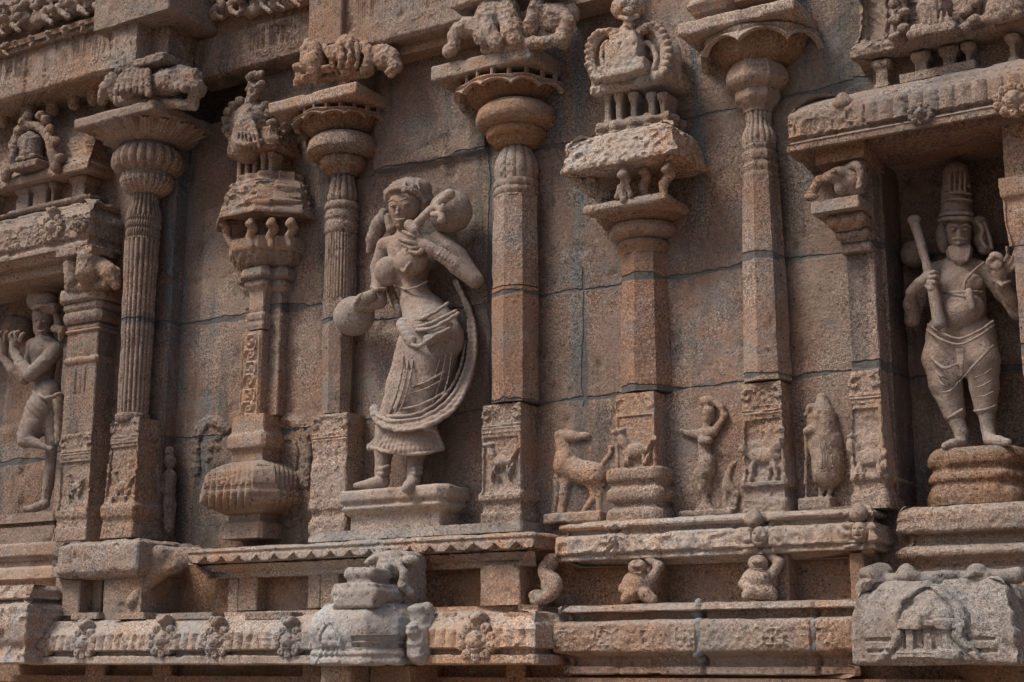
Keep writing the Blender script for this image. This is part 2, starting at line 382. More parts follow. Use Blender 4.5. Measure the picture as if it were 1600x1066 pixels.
# ---------------------------------------------------------------- implicit sculpting
class Clay:
    """a body grown from blended round limbs on a distance grid; points are (px, py, Y) of the photo, radii in photo pixels"""
    def __init__(s, lo, hi, h):
        s.h = h; s.lo = np.array(lo)-3*h; s.n = (np.ceil((np.array(hi)+3*h-s.lo)/h)).astype(int)+1
        s.f = np.full(s.n, .06, np.float32)
    def _sub(s, lo, hi):
        a_ = np.clip(np.floor((lo-s.lo)/s.h).astype(int), 0, s.n-1); b_ = np.clip(np.ceil((hi-s.lo)/s.h).astype(int)+1, 1, s.n)
        if (b_ <= a_).any(): return None
        ax = [s.lo[i]+np.arange(a_[i], b_[i])*s.h for i in range(3)]
        G = np.stack(np.meshgrid(*ax, indexing='ij'), -1).astype(np.float32)
        return tuple(slice(a_[i], b_[i]) for i in range(3)), G
    def _put(s, sl, d, k, cut=False):
        f = s.f[sl]; k = max(k, 1e-4)
        if cut:
            h = np.clip(.5-.5*(f+d)/k, 0, 1); r = f*(1-h)-d*h+k*h*(1-h)
        else:
            h = np.clip(.5+.5*(f-d)/k, 0, 1); r = f*(1-h)+d*h-k*h*(1-h)
        s.f[sl] = r
    def cone(s, a_, b_, ra, rb, k=.012, cut=False, flat=1.0):
        a_, b_ = np.array(a_, np.float32), np.array(b_, np.float32); m = max(ra, rb)+.05
        q = s._sub(np.minimum(a_, b_)-m, np.maximum(a_, b_)+m)
        if q is None: return s
        sl, G = q; ba = b_-a_; pa = G-a_; L2 = max(float(ba.dot(ba)), 1e-9)
        t = np.clip((pa@ba)/L2, 0, 1); dv = pa-t[..., None]*ba
        if flat != 1: dv[..., 1] /= flat
        d = np.sqrt((dv*dv).sum(-1))-(ra+(rb-ra)*t)
        if flat < 1: d = d*flat**.5
        s._put(sl, d, k, cut); return s
    def ell(s, c, r, k=.012, cut=False, ang=0):
        c = np.array(c, np.float32); r = np.array(r, np.float32); m = r.max()+.05
        q = s._sub(c-m, c+m)
        if q is None: return s
        sl, G = q; v = G-c
        if ang:
            ca, sa = math.cos(ang), math.sin(ang); x = v[..., 0]*ca+v[..., 2]*sa; z = -v[..., 0]*sa+v[..., 2]*ca; v = np.stack([x, v[..., 1], z], -1)
        k0 = np.sqrt(((v/r)**2).sum(-1)); k1 = np.sqrt(((v/(r*r))**2).sum(-1))+1e-6
        s._put(sl, k0*(k0-1)/k1, k, cut); return s
    def slab(s, c, r, k=.008, rd=.008, cut=False):
        c = np.array(c, np.float32); r = np.array(r, np.float32); m = r+.05
        q = s._sub(c-m, c+m)
        if q is None: return s
        sl, G = q; v = np.abs(G-c)-(r-rd)
        d = np.sqrt((np.maximum(v, 0)**2).sum(-1))+np.minimum(v.max(-1), 0)-rd
        s._put(sl, d, k, cut); return s
    # photo-space wrappers
    def W(s, p): return at(p[0], p[1], p[2])
    def limb(s, pts, k=.012, cut=False, flat=1.0):
        """pts: (px,py,Y,r_px)"""
        for a_, b_ in zip(pts[:-1], pts[1:]):
            A, B = s.W(a_), s.W(b_); s.cone(A, B, a_[3]*mpp(A), b_[3]*mpp(B), k, cut, flat)
        return s
    def blob(s, px, py, Y, rx, rz, ry=None, k=.012, cut=False, ang=0):
        A = s.W((px, py, Y)); m = mpp(A); ry = (rx+rz)/2 if ry is None else ry
        s.ell(A, (rx*m/.86, ry*m, rz*m), k, cut, R(ang)); return s
    def curve(s, pts, r0, r1=None, k=.008, n=24, cut=False, flat=1.0):
        """smooth tube through (px,py,Y) points, radius in pixels"""
        r1 = r0 if r1 is None else r1; P = np.array(pts, float); m = len(P); out = []
        for i in range(m-1):
            p0 = P[max(i-1, 0)]; p1 = P[i]; p2 = P[i+1]; p3 = P[min(i+2, m-1)]; c = max(2, n//(m-1))
            for q in range(c):
                t = q/c; out.append(.5*((2*p1)+(-p0+p2)*t+(2*p0-5*p1+4*p2-p3)*t*t+(-p0+3*p1-3*p2+p3)*t**3))
        out.append(P[-1]); L_ = len(out)-1
        return s.limb([(o[0], o[1], o[2], r0+(r1-r0)*i/L_) for i, o in enumerate(out)], k, cut, flat)
    def mesh(s, name, mat, parent=None, wz=.0012, orn=None, label=None):
        f = s.f; n = s.n; ins = f < 0
        ins[0] = ins[-1] = False; ins[:, 0] = ins[:, -1] = False; ins[:, :, 0] = ins[:, :, -1] = False
        fc = np.where(ins, np.minimum(f, -1e-5), np.maximum(f, 1e-5))
        c = [ins[:-1, :-1, :-1], ins[1:, :-1, :-1], ins[:-1, 1:, :-1], ins[1:, 1:, :-1], ins[:-1, :-1, 1:], ins[1:, :-1, 1:], ins[:-1, 1:, 1:], ins[1:, 1:, 1:]]
        cn = sum(x.astype(np.int8) for x in c); act = np.argwhere((cn > 0) & (cn < 8))
        vid = -np.ones(cn.shape, np.int64); vid[tuple(act.T)] = np.arange(len(act))
        acc = np.zeros((len(act), 3)); cnt = np.zeros(len(act))
        offs = [(i & 1, (i >> 1) & 1, (i >> 2) & 1) for i in range(8)]
        for a_ in range(8):
            for b_ in range(a_+1, 8):
                oa, ob = np.array(offs[a_]), np.array(offs[b_])
                if np.abs(oa-ob).sum() != 1: continue
                fa = fc[tuple((act+oa).T)]; fb = fc[tuple((act+ob).T)]; x = (fa < 0) != (fb < 0)
                t = np.where(x, fa/np.where(x, fa-fb, 1), 0)[:, None]
                acc += np.where(x[:, None], oa+(ob-oa)*t, 0); cnt += x
        V = (act+acc/np.maximum(cnt, 1)[:, None])*s.h+s.lo; Q = []
        for ax in range(3):
            sl0 = [slice(None)]*3; sl1 = [slice(None)]*3; sl0[ax] = slice(0, -1); sl1[ax] = slice(1, None)
            e_ = np.argwhere(ins[tuple(sl0)] != ins[tuple(sl1)]); u, v = (ax+1) % 3, (ax+2) % 3
            e_ = e_[(e_[:, u] > 0) & (e_[:, v] > 0)]
            du = np.zeros(3, int); du[u] = 1; dv = np.zeros(3, int); dv[v] = 1
            q = np.stack([vid[tuple((e_-du-dv).T)], vid[tuple((e_-dv).T)], vid[tuple(e_.T)], vid[tuple((e_-du).T)]], -1)
            flip = ins[tuple(e_.T)] == False
            q[flip] = q[flip][:, ::-1]; Q.append(q[(q >= 0).all(1)])
        Q = np.concatenate(Q)
        g = np.stack(np.gradient(f, s.h), -1); ii = np.clip(np.round((V-s.lo)/s.h).astype(int), 0, n-1)
        Nn = g[tuple(ii.T)]; Nn = Nn/np.maximum(np.linalg.norm(Nn, axis=1, keepdims=True), 1e-6)
        if orn is not None: V = V+Nn*orn(V)[:, None]
        V = weather(V, Nn, wz)
        s.f = None
        return mk(name, V, Q, mat, parent, None, 180, label)
def clay(pl, pr, pt, pb, y0, y1, h=.005):
    """clay box that covers photo pixels pl..pr, pt..pb between depths y0<y1"""
    c = [at(x, y, Y) for x in (pl, pr) for y in (pt, pb) for Y in (y0, y1)]
    c = np.array(c); return Clay(c.min(0), c.max(0), h)
# ================================================================ SETTING
box_ = box
g = sheet('ground', -14, 16, -14, 3, 0, M_ground, step=.25, wz=0)
me = g.data; co = np.zeros(len(me.vertices)*3, np.float32); me.vertices.foreach_get('co', co); co = co.reshape(-1, 3)
co = np.stack([co[:, 0], co[:, 2], co[:, 0]*0-1.6], -1); me.vertices.foreach_set('co', co.astype(np.float32).ravel()); me.update()
g['kind'] = 'structure'
# ---- main wall: a thing with masonry parts
wall = thing('temple_wall', 'brown granite masonry wall with dark mortar joints behind all the carved columns and statues', 'wall', (0, 0, .3))
def wall_bulge(x, z):
    up_ = .03*ss(2.16, 2.2, z)*ss(-.74, -.72, x)*(1-ss(-.13, -.11, x))
    return up_-.16*(x > X_(300, 0, 150))*(x < X_(395, 0, 150))*(z > Z_(350, 185, 0))*(z < Z_(350, 112, 0))+.004*vn(np.stack([x, z*0, z], -1), 2.2, 5)
sheet('masonry', -2.70, 1.60, .40, 3.05, .0, M_wall, wall, step=.013, wz=.004, fn=wall_bulge)
sheet('masonry', 1.52, 3.0, 1.83, 3.0, -.02, M_wall, wall, step=.02, wz=.003)
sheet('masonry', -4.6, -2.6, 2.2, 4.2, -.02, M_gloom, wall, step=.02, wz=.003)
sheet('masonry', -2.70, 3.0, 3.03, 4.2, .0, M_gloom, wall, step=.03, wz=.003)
# bay that carries the great fluted column, proud of the wall
xb1 = X_(262, -.08, 560); xb0 = X_(150, -.08, 560)-.16
box('bay_front', xb0, xb1, .08, .45, 2.86, M_wall, wall, wz=.004)

# ================================================================ PLINTH COURSES (bottom to top)
PB = .44     # how far the carved band stands out on the left
def band_orn(meds, z0, z1, n0=-.9, kind='leaf', amp=.012, per=.1):
    zc = (z0+z1)/2
    def f(S, z, N, V):
        m = (-N[..., 1] > .5)*1.0
        x = V[..., 0]; inb = ss(z0, z0+.012, z)*(1-ss(z1-.012, z1, z))
        if kind == 'leaf': h = leafy(x, z, amp, 22)
        elif kind == 'ribs': h = ribs(x, .05, amp)+leafy(x, z, amp*.4, 40)
        elif kind == 'swirl': h = swirl(x, z-zc, per, amp, z1-z0)+leafy(x, z, amp*.25, 40)
        else: h = 0*x
        h = h*inb
        for (mx, mz, mr, ma) in meds:
            q = np.hypot(x-mx, z-mz)/mr; h = h*ss(.9, 1.15, q)+medallion(x-mx, z-mz, mr, ma)*(q < 1.2)
        return h*m
    return f
# -- under-course below the band (orange, sheltered)
uc = thing('base_course', 'orange brown plain course running in shade along the very bottom edge', 'stone course', (0, 0, -.5))
box('course', -3.6, X_(1330, -.22, 1040), .22, -.6, .04, M_warm, uc, step=.03)
box('fillet', -3.6, X_(1500, -.27, 1050), .27, -.075, -.045, M_warm, uc, step=.03)
box('course', X_(1200, -.2, 1040), 2.7, .2, -.6, .03, M_warm, uc, step=.03)
for px in (130, 235, 470, 640, 790):
    pbox('pilaster_strip', px, px+30, 1036, 1140, .27, M_warm, uc, step=.02)

def course(name, label, cat, x0, x1, tr_px, p, mat, orn=None, yb=.0, tr=None, group=None, step=.012, lstep=.009, wz=.0025, cap=(1, 1)):
    lv = tr if tr else [(o, z) for o, z in [( -(p)+q[0], q[1]) for q in tr_px]]
    o = loft(name, rectp(x0, x1, p, yb), lv, mat, None, step=step, lstep=lstep, orn=orn, wz=wz, cap=cap)
    return tag(o, label, cat, group)
def lev(px, rows, p):
    """rows of (photo y, offset from the plane -p) -> levels"""
    return [(o, Z_(px, y, -(p+o))) for y, o in rows]
# left long band with face roundels
xl0, xl1 = X_(44, -PB, 1000), X_(836, -PB, 1000)
zt, zb = Z_(300, 985, -PB), Z_(300, 1020, -PB)
meds = []
L_ = lev(300, [(958, -.10), (966, -.10), (967, -.04), (978, -.02), (984, 0.0), (1016, .012), (1018, -.018), (1024, -.018), (1025, .014), (1038, .014), (1039, -.02)], PB)
bandL = course('carved_band', 'long pale carved stone band with face roundels along the bottom left below the ledge', 'carved band', xl0, xl1, None, PB, M_pale,
       band_orn(meds, zb, zt, kind='ribs', amp=.016), tr=L_, step=.007, lstep=.006, yb=-.1)
def face_roundel(px, py, Y, r_, mat, parent, name='face_roundel', crest=True, hh=.0042, body=False):
    """lion mask: face with bulging eyes inside a wreath of curls, a knob on top"""
    A = at(px, py, Y); m = mpp(A); C = Clay(A-[r_*m*1.6, .07, r_*m*1.5], A+[r_*m*1.6, .06, r_*m*2.3], hh); R_ = r_*m
    C.ell(A+[0, .004, 0], (R_*1.18, .026, R_*1.0), .008)
    for k in range(10):
        t = 2*math.pi*k/10+.3; q = R_*.84; p_ = A+[q*math.cos(t)*1.12, -.016, q*math.sin(t)*.95]
        C.ell(p_, (R_*.27, .014, R_*.25), .003).ell(p_+[0, -.012, 0], (R_*.12, .008, R_*.11), .002, cut=True).ell(p_+[0, -.010, 0], (R_*.05, .008, R_*.05), .002)
    C.ell(A+[0, -.014, -.04*R_], (R_*.50, .032, R_*.58), .004)
    for s_ in (-1, 1):
        C.ell(A+[s_*R_*.18, -.036, .08*R_], (R_*.12, .010, R_*.11), .002).ell(A+[s_*R_*.2, -.030, .27*R_], (R_*.2, .012, R_*.07), .003).ell(A+[s_*R_*.5, -.012, .0], (R_*.13, .02, R_*.2), .004)
    C.ell(A+[0, -.038, -.06*R_], (R_*.1, .014, R_*.16), .003).ell(A+[0, -.040, -.33*R_], (R_*.24, .010, R_*.035), .003, cut=True)
    if crest:
        C.ell(A+[0, .0, R_*1.15], (R_*.45, .03, R_*.34), .008).ell(A+[-R_*.25, -.02, R_*1.3], (R_*.2, .02, R_*.2), .005).ell(A+[R_*.25, -.02, R_*1.3], (R_*.2, .02, R_*.2), .005).ell(A+[0, -.03, R_*1.1], (R_*.2, .02, R_*.2), .005)
    C.mesh(name, mat, parent, wz=.002, orn=lambda V: leafy(V[:, 0], V[:, 2], .0035, 60)*ss(.55, .7, np.hypot((V[:, 0]-A[0])/R_, (V[:, 2]-A[2])/R_)))
# top fillet broken into dentils
for a_, b_ in ((110, 152), (175, 225), (268, 332), (382, 455), (690, 712), (785, 832)):
    o = pbox('top_fillet', a_, b_, 958, 968, PB-.03, M_cap, bandL, yb=-.3, step=.02); 
for px, py, r_ in ((135, 1005, 24), (258, 1000, 26), (342, 1002, 25), (455, 1002, 25), (748, 1002, 31)): face_roundel(px, py, -PB, r_, M_pale, bandL)
face_roundel(70, 1008, -PB, 20, M_cap, bandL, crest=False)
# right band: floral panels, set further back
PR = .31
xr0, xr1 = X_(868, -PR, 1000), X_(1345, -PR, 1000)
L_ = lev(1000, [(944, -.09), (945, -.02), (955, -.0), (957, -.05), (968, -.055), (970, -.005), (975, .01), (1018, .012), (1022, -.02), (1028, -.055), (1040, -.06), (1042, -.03), (1054, -.03), (1056, -.1)], PR)
zt, zb = Z_(1000, 978, -PR), Z_(1000, 1016, -PR)
def florid(S, z, N, V):
    x = V[..., 0]; m = (-N[..., 1] > .5)*ss(zb, zb+.008, z)*(1-ss(zt-.008, zt, z))
    u = (x/.165) % 1-.5; v = (z-(zt+zb)/2)/(zt-zb)
    ln = np.minimum(np.abs(u-v*.9), np.abs(u+v*.9)); ln = np.minimum(ln, np.abs(np.hypot(u*1.4, v)-.33))
    h = .006*(1-ss(.02, .07, ln))+.005*np.cos(np.arctan2(v, u*1.6)*6)*(np.hypot(u*1.6, v) < .4)
    gap = sum(np.exp(-((x-g_)/.008)**2) for g_ in (X_(1092, -PR, 1000), X_(1272, -PR, 1000)))
    return (h*(.55+.6*vn(np.stack([x, z*0, z], -1), 9, 6))+leafy(x, z, .0045, 50))*m-.02*gap*(-N[..., 1] > .5)
bandR = course('floral_band', 'stone band of carved floral panels with grey cement joints, right of the face band', 'carved band', xr0, xr1, None, PR, M_cap, florid, tr=L_, step=.006, lstep=.006, yb=.0)
for px, y0, y1 in ((1094, 945, 1030), (1270, 968, 1012)):
    C = clay(px-26, px+26, y0-8, y1+8, -PR-.04, -PR+.05, .005)
    yy = y0
    while yy < y1:
        C.blob(px+random.uniform(-6, 6), yy, -PR+.012+(.04 if yy < 972 or yy > 1024 else 0), random.uniform(5, 10), random.uniform(7, 11), 8, k=.01); yy += 7
    M_cem = bpy.data.materials.get('blue grey cement') or stone('blue grey cement', (.18, .19, .20), (.22, .225, .23), warm_amt=.1, cool=(.16, .18, .21), cool_amt=.6, dark_amt=.1, speck=.25)
    C.mesh('cement_patch', M_cem, bandR, wz=.002)
# far-left projecting block of the band
L_ = lev(20, [(915, -.06), (935, -.02), (938, -.06), (950, -.0), (1000, 0), (1010, -.02), (1036, .01), (1038, -.02)], PB+.12)
o = course('corner_block', 'pale carved corner block at the far left end of the face band', 'carved block', X_(-60, -PB-.12, 980), X_(40, -PB-.12, 980), None, PB+.12, M_pale,
       lambda S, z, N, V: leafy(V[..., 0], z, .016, 16), tr=L_, step=.008)

# -- recess between band and ledges: back wall + posts + creatures
rc = thing('recessed_frieze', 'recessed shaded course of plain panels and posts under the scalloped ledge', 'frieze', (0, 0, .2))
box('panel', -3.6, X_(850, -.13, 910), .13, .0, .50, M_warm, rc, step=.02)
box('panel', X_(840, -.06, 910), X_(1372, -.06, 900), .06, .0, .50, M_warm, rc, step=.013, wz=.005)
def post(l, r, t, b, p, nm='post', mat=None): return pbox(nm, l, r, t, b, p, mat or M_cap, rc, step=.015)
post(85, 122, 900, 960, .33); post(122, 158, 890, 960, .27)
post(355, 372, 905, 956, .19); post(372, 401, 898, 954, .20); post(480, 500, 896, 950, .20); post(500, 528, 896, 950, .21)
post(750, 812, 884, 948, .24); 
post(985, 1026, 878, 944, .16, mat=M_warm); post(1205, 1232, 866, 940, .16, mat=M_warm); post(1328, 1350, 865, 938, .16, mat=M_warm)

# -- left projecting block (under fluted column)
PK = .42
x0, x1 = X_(127, -PK, 890), X_(214, -PK, 890)
lb = thing('pedestal_block', 'broad pinkish ledge block with broken lower corner under the great fluted column', 'ledge block', at(170, 950, -PK+.2))
loft('ledge', rectp(x0-.16, x1, PK, -.0), lev(200, [(843, -.03), (848, 0), (890, .004), (900, -.02), (903, -.05)], PK), M_pale, lb, wz=.005, step=.012)
box('stem', X_(162, -PK+.05, 920), x1-.015, PK-.05, .17, Z_(200, 900, -PK), M_cap, lb, wz=.005)
box('stem', X_(95, -PK+.06, 920), X_(122, -PK+.06, 920), PK-.07, .17, Z_(100, 905, -PK), M_cap, lb, wz=.004)
pbox('ledge', 80, 124, 848, 902, PK-.03, M_cap, lb, wz=.006)
C = clay(200, 340, 840, 960, -PK-.06, -.1, .007)
C.limb([(208, 940, -.36, 12), (245, 895, -.30, 14), (300, 872, -.24, 10), (330, 862, -.22, 6)], .02)
C.limb([(205, 868, -.36, 16), (250, 868, -.3, 13), (310, 862, -.22, 8)], .03)
C.mesh('broken_corner', M_cap, lb, wz=.004)
# -- central scalloped ledge
PL = .30
x0, x1 = X_(300, -PL, 860), X_(834, -PL, 845)
zs = Z_(600, 867, -PL)
def scal(S, z, N, V):
    x = V[..., 0]; m = (-N[..., 1] > .5)
    edge = zs+.030*(1-np.abs(np.sin(np.pi*x/.10))**.7)-.002
    return np.where((z < edge) & (z > zs-.006), -.03, 0)*m
L_ = lev(600, [(843, -.02), (845, 0), (849, .006), (850, -.003), (854, -.003), (855, .001), (867, .004), (868, -.03), (884, -.075), (885, -.088), (894, -.09), (895, -.2)], PL)
ld = course('scalloped_ledge', 'long warm pink stone ledge with a scalloped lower lip under the dancer statue', 'ledge', x0-.03, x1, None, PL, M_pale, scal, tr=L_, step=.006, lstep=.005, yb=.0, wz=.003)
# -- right carved ledge
PG = .19
x0, x1 = X_(868, -PG, 850), X_(1366, -PG, 830)
L_ = lev(1100, [(806, -.055), (808, -.02), (813, -.008), (819, -.02), (821, -.045), (827, -.045), (829, 0), (857, .008), (860, -.012), (864, -.004), (869, -.004), (871, -.05), (880, -.09)], PG)
zt, zb = Z_(1100, 829, -PG), Z_(1100, 859, -PG); mg = []
for px, py, r in ((960, 843, .06), (1190, 836, .085), (1345, 828, .08)):
    c_ = at(px, py, -PG); mg.append((c_[0], c_[2], r, .022))
rl = course('carved_ledge', 'pale pitted carved ledge with worn rows of figures under the woman and elder reliefs', 'ledge', x0, x1, None, PG, M_pale, band_orn(mg, zb, zt, kind='leaf', amp=.010), tr=L_, step=.006, lstep=.005, wz=.003)
for px, py in ((1178, 812), (1342, 803)):
    A = at(px, py, -PG); C = Clay(A-.06, A+.06, .005); C.ell(A, (.035, .03, .03)).ell(A+[0, 0, .02], (.018, .018, .02)); C.mesh('crest_knob', M_pale, rl, wz=.003)
# goose / dwarf supporters in the recess
C = clay(825, 885, 868, 950, -.34, -.04, .005)
C.curve([(862, 876, -.2), (852, 895, -.22), (868, 912, -.24), (860, 930, -.24), (838, 938, -.2)], 12, 9).blob(862, 915, -.22, 15, 17).blob(840, 930, -.2, 13, 9)
C.limb([(835, 940, -.2, 5), (850, 944, -.2, 5)])
tag(C.mesh('goose_carving', M_cap, None, wz=.0025), 'carved goose supporting the corner of the scalloped ledge', 'carving')
for i, (px, lab) in enumerate(((1000, 'lean dwarf carving with raised arm under the carved ledge, beside the goose'), (1188, 'rounder worn dwarf carving under the carved ledge, nearer the grey barrel roof'))):
    C = clay(px-45, px+40, 858, 950, -.34, -.03, .005)
    dy = -6*i
    C.blob(px, 915+dy, -.18, 24, 24).blob(px-4, 887+dy, -.21, 13, 13).limb([(px+18, 905+dy, -.2, 8), (px+30, 885+dy, -.18, 7), (px+12, 872+dy, -.17, 6)], .01)
    C.limb([(px-16, 905+dy, -.2, 8), (px-26, 920+dy, -.22, 7), (px-12, 928+dy, -.25, 6)], .01).limb([(px-8, 930+dy, -.22, 11), (px-22, 936+dy, -.24, 8)], .01).limb([(px+10, 930+dy, -.22, 11), (px+20, 938+dy, -.22, 8)], .01)
    C.limb([(px-11, 884+dy, -.245, 3), (px+3, 883+dy, -.25, 3)], .003)
    for q_ in (-9, 2): C.blob(px+q_, 888+dy, -.255, 2.6, 2.6, 3, k=.002, cut=True)
    C.limb([(px-9, 895+dy, -.25, 1.6), (px+2, 895+dy, -.25, 1.6)], .002)
    if i: C.blob(px-2, 905, -.23, 15, 13).blob(px+3, 925, -.22, 20, 14)
    tag(C.mesh('dwarf_carving', M_cap, None, wz=.003), lab, 'carving', 'dwarf carvings in the recess')
box('panel', X_(1360, -.02, 860), 2.8, -.0, -.1, .47, M_warm, rc, yb=.25, step=.03)
# -- niche base on the right
PN = .08
x0 = X_(1403, -PN, 850)
L_ = lev(1500, [(788, -.03), (793, -.01), (797, 0), (829, .002), (832, -.012), (834, -.05), (850, -.045), (852, -.02), (860, .012), (868, .008), (874, -.03), (884, -.045), (886, -.03), (960, -.03)], PN)
zt, zb = Z_(1500, 797, -PN), Z_(1500, 829, -PN)
course('stepped_course', 'banded stone base with a carved strip below the bearded sage niche on the right', 'stone course', x0, 2.75, None, PN, M_cap, band_orn([], zb, zt, kind='leaf', amp=.007), tr=L_, step=.009, lstep=.006, yb=.3)
# -- left niche base
PQ = .16
L_ = lev(50, [(846, -.02), (850, 0), (868, 0), (872, -.03), (884, -.04), (888, 0.0), (905, .01), (908, -.03), (925, -.03), (927, 0), (937, 0), (939, -.02), (962, -.03)], PQ)
course('stepped_course', 'banded stone base below the flute player niche at the far left', 'stone course', -3.9, X_(84, -PQ, 900), None, PQ, M_cap, None, tr=L_, step=.02)

# ================================================================ PILASTERS
def animal_relief(S, z, N, V, cx, cz, sc_=1.0, flip=1, amp=.012):
    """a small prancing beast in low relief"""
    u = (V[..., 0]-cx)*flip/sc_; v = (z-cz)/sc_; m = (-N[..., 1] > .5)
    def e(a_, b_, ra, rb, ang=0):
        c, s_ = math.cos(ang), math.sin(ang); x = (u-a_)*c+(v-b_)*s_; y = -(u-a_)*s_+(v-b_)*c
        return np.sqrt(np.clip(1-(x/ra)**2-(y/rb)**2, 0, 1))
    h = np.maximum.reduce([e(0, 0, .05, .026), e(-.045, .035, .018, .038, .5), e(-.06, .07, .024, .013, .2), e(-.035, -.04, .009, .036, -.25), e(-.02, -.04, .008, .034, .2), e(.035, -.04, .009, .036, .15), e(.045, -.035, .009, .036, -.4), e(.06, .02, .008, .04, -.6)])
    return h*amp*1.5*m
def volutes(S, z, N, V, x0, x1, zt_, w_=.05):
    """the two curled ears and fillets at the top of a pilaster base"""
    m = (-N[..., 1] > .5); h = 0
    for cx_, sg in ((x0+w_*.55, 1), (x1-w_*.55, -1)):
        u = (V[..., 0]-cx_); v = z-(zt_-.045); q = np.hypot(u, v); th = np.arctan2(v, u*sg)
        h = h+.008*(np.cos(q/.0062+th) > 0)*(q < .028)
    for k in range(3): h = h+.005*np.exp(-((z-(zt_-.088-.014*k))/.0042)**2)
    h = h+.004*np.exp(-((z-(zt_-.01))/.008)**2)
    return h*m
def pil_base(parent, x0, x1, p, tr, mat, zt_, beast=None, yb=.0, wz=.003, step=.006, name='base'):
    def orn(S, z, N, V):
        h = volutes(S, z, N, V, x0, x1, zt_)
        if beast: h = h+animal_relief(S, z, N, V, *beast)
        h = h+leafy(V[..., 0], z, .0035, 55)*(-N[..., 1] > .5)
        fr = (np.abs(V[..., 0]-x0) < .012)|(np.abs(V[..., 0]-x1) < .012)
        zz = (z < zt_-.14)&(z > zt_-.37)
        h = h+(-.010*(~fr)*zz*(-N[..., 1] > .5) if beast else 0)
        return h
    return loft(name, rectp(x0, x1, p, yb), tr, mat, parent, orn=orn, wz=wz, step=step, lstep=.006)

# ---------- great fluted column (left)
GC = 'tall engaged columns of the wall'
cx1 = X_(217, -.17, 480); cy1 = -.17
c1 = thing('fluted_column', 'great fluted round column with ribbed cushion capital, at left beside the pot pilaster', 'column', (cx1, cy1, Z_(155, 841, -.25)), GC)
p = .25; x0, x1 = X_(163, -p, 760), X_(211, -p, 760)
tr = traced(x0, p, [(181, 656), (178, 664), (175, 687), (164, 784), (162, 788), (155, 794), (155, 808), (161, 814), (160, 822), (157, 828), (156, 842)])
pil_base(c1, x0, x1, p, tr, M_cap, tr[0][1], ((x0+x1)/2, Z_(190, 760, -p), 1.0, 1, .010))
def trr(cx, cy, pts): return [silh(cx, cy, *q) for q in pts]
fl16 = lambda th, t, r: -.011*(1-np.abs(np.sin(th*10))**.7)
lv = trr(cx1, cy1, [(204, 302), (203, 318), (197, 333), (196, 340)])
round_loft('shaft_neck', cx1, cy1, lv, M_shaft, c1, mod=fl16)
lv = trr(cx1, cy1, [(196, 340), (195, 343), (198, 346), (195, 350), (195, 356), (198, 358), (195, 362), (195, 370), (197, 372), (194, 376)])
round_loft('neck_ring', cx1, cy1, lv, M_shaft, c1, mod=lambda th, t, r: -.006*(1-np.abs(np.sin(th*20))**.7))
lv = trr(cx1, cy1, [(194, 376), (192, 450), (188, 540), (183, 646)])
round_loft('shaft', cx1, cy1, lv, M_shaft, c1, seg=200, mod=fl16, lstep=.02)
lv = trr(cx1, cy1, [(183, 646), (179, 649), (179, 658), (182, 661)])
round_loft('shaft_ring', cx1, cy1, lv, M_shaft, c1, sides=16)
def cushion(name, parent, cx, cy, pts, mat, nrib=0, amp=.012, sides=0, orn=None, **k):
    lv = trr(cx, cy, pts)
    mod = (lambda th, t, r: amp*(np.abs(np.sin(th*nrib/2))**.6-1)) if nrib else None
    return round_loft(name, cx, cy, lv, mat, parent, mod=mod, sides=sides, seg=160, lstep=.006, **k)
cushion('bell', c1, cx1+.01, cy1, [(186, 280), (186, 284), (189, 292), (196, 299), (205, 304)], M_cap, 26, .014)
cushion('cushion', c1, cx1+.01, cy1, [(196, 231), (183, 234), (175, 242), (172, 253), (175, 263), (184, 271), (197, 276)], M_cap, 22, .022)
round_loft('neck', cx1+.01, cy1, [(.13, Z_(230, 286, -.2)), (.13, Z_(230, 220, -.2))], M_gloom, c1)
def lotus(parent, cx, cy, pts, mat, n=16, amp=.02, drop=.03, name='lotus', hang=0.0):
    lv = trr(cx, cy, pts)
    def mod(th, t, r): return amp*t**1.2*(np.abs(np.sin(th*n/2))**.7-.6)+.004*np.cos(th*n*5)*t
    def zm(th, t): return -drop*ss(.5, 1, t)*(1-np.abs(np.cos(th*n/2))**.8)
    return round_loft(name, cx, cy, lv, mat, parent, mod=mod, zmod=zm, seg=256, lstep=.006)
def abacus(parent, L, C, hb, p, mat, yb=.02, name='abacus', wz=.003, orn=None):
    """square slab: photo px of its front-left and front-right top corners, height hb px at the left"""
    x0 = X_(L[0], -p, L[1]); x1 = X_(C[0], -p, C[1]); zt_ = (Z_(*L, -p)+Z_(*C, -p))/2; zb_ = Z_(L[0], L[1]+hb, -p)-(Z_(*L, -p)-zt_)
    return loft(name, rectp(x0, x1, p, yb), [(-.012, zt_), (0, zt_-.008), (0, zb_+.004), (-.01, zb_)], mat, parent, wz=wz, orn=orn), (x0, x1, zt_, zb_)
_, a1 = abacus(c1, (115, 187), (240, 151), 17, .41, M_cap)
L1 = True

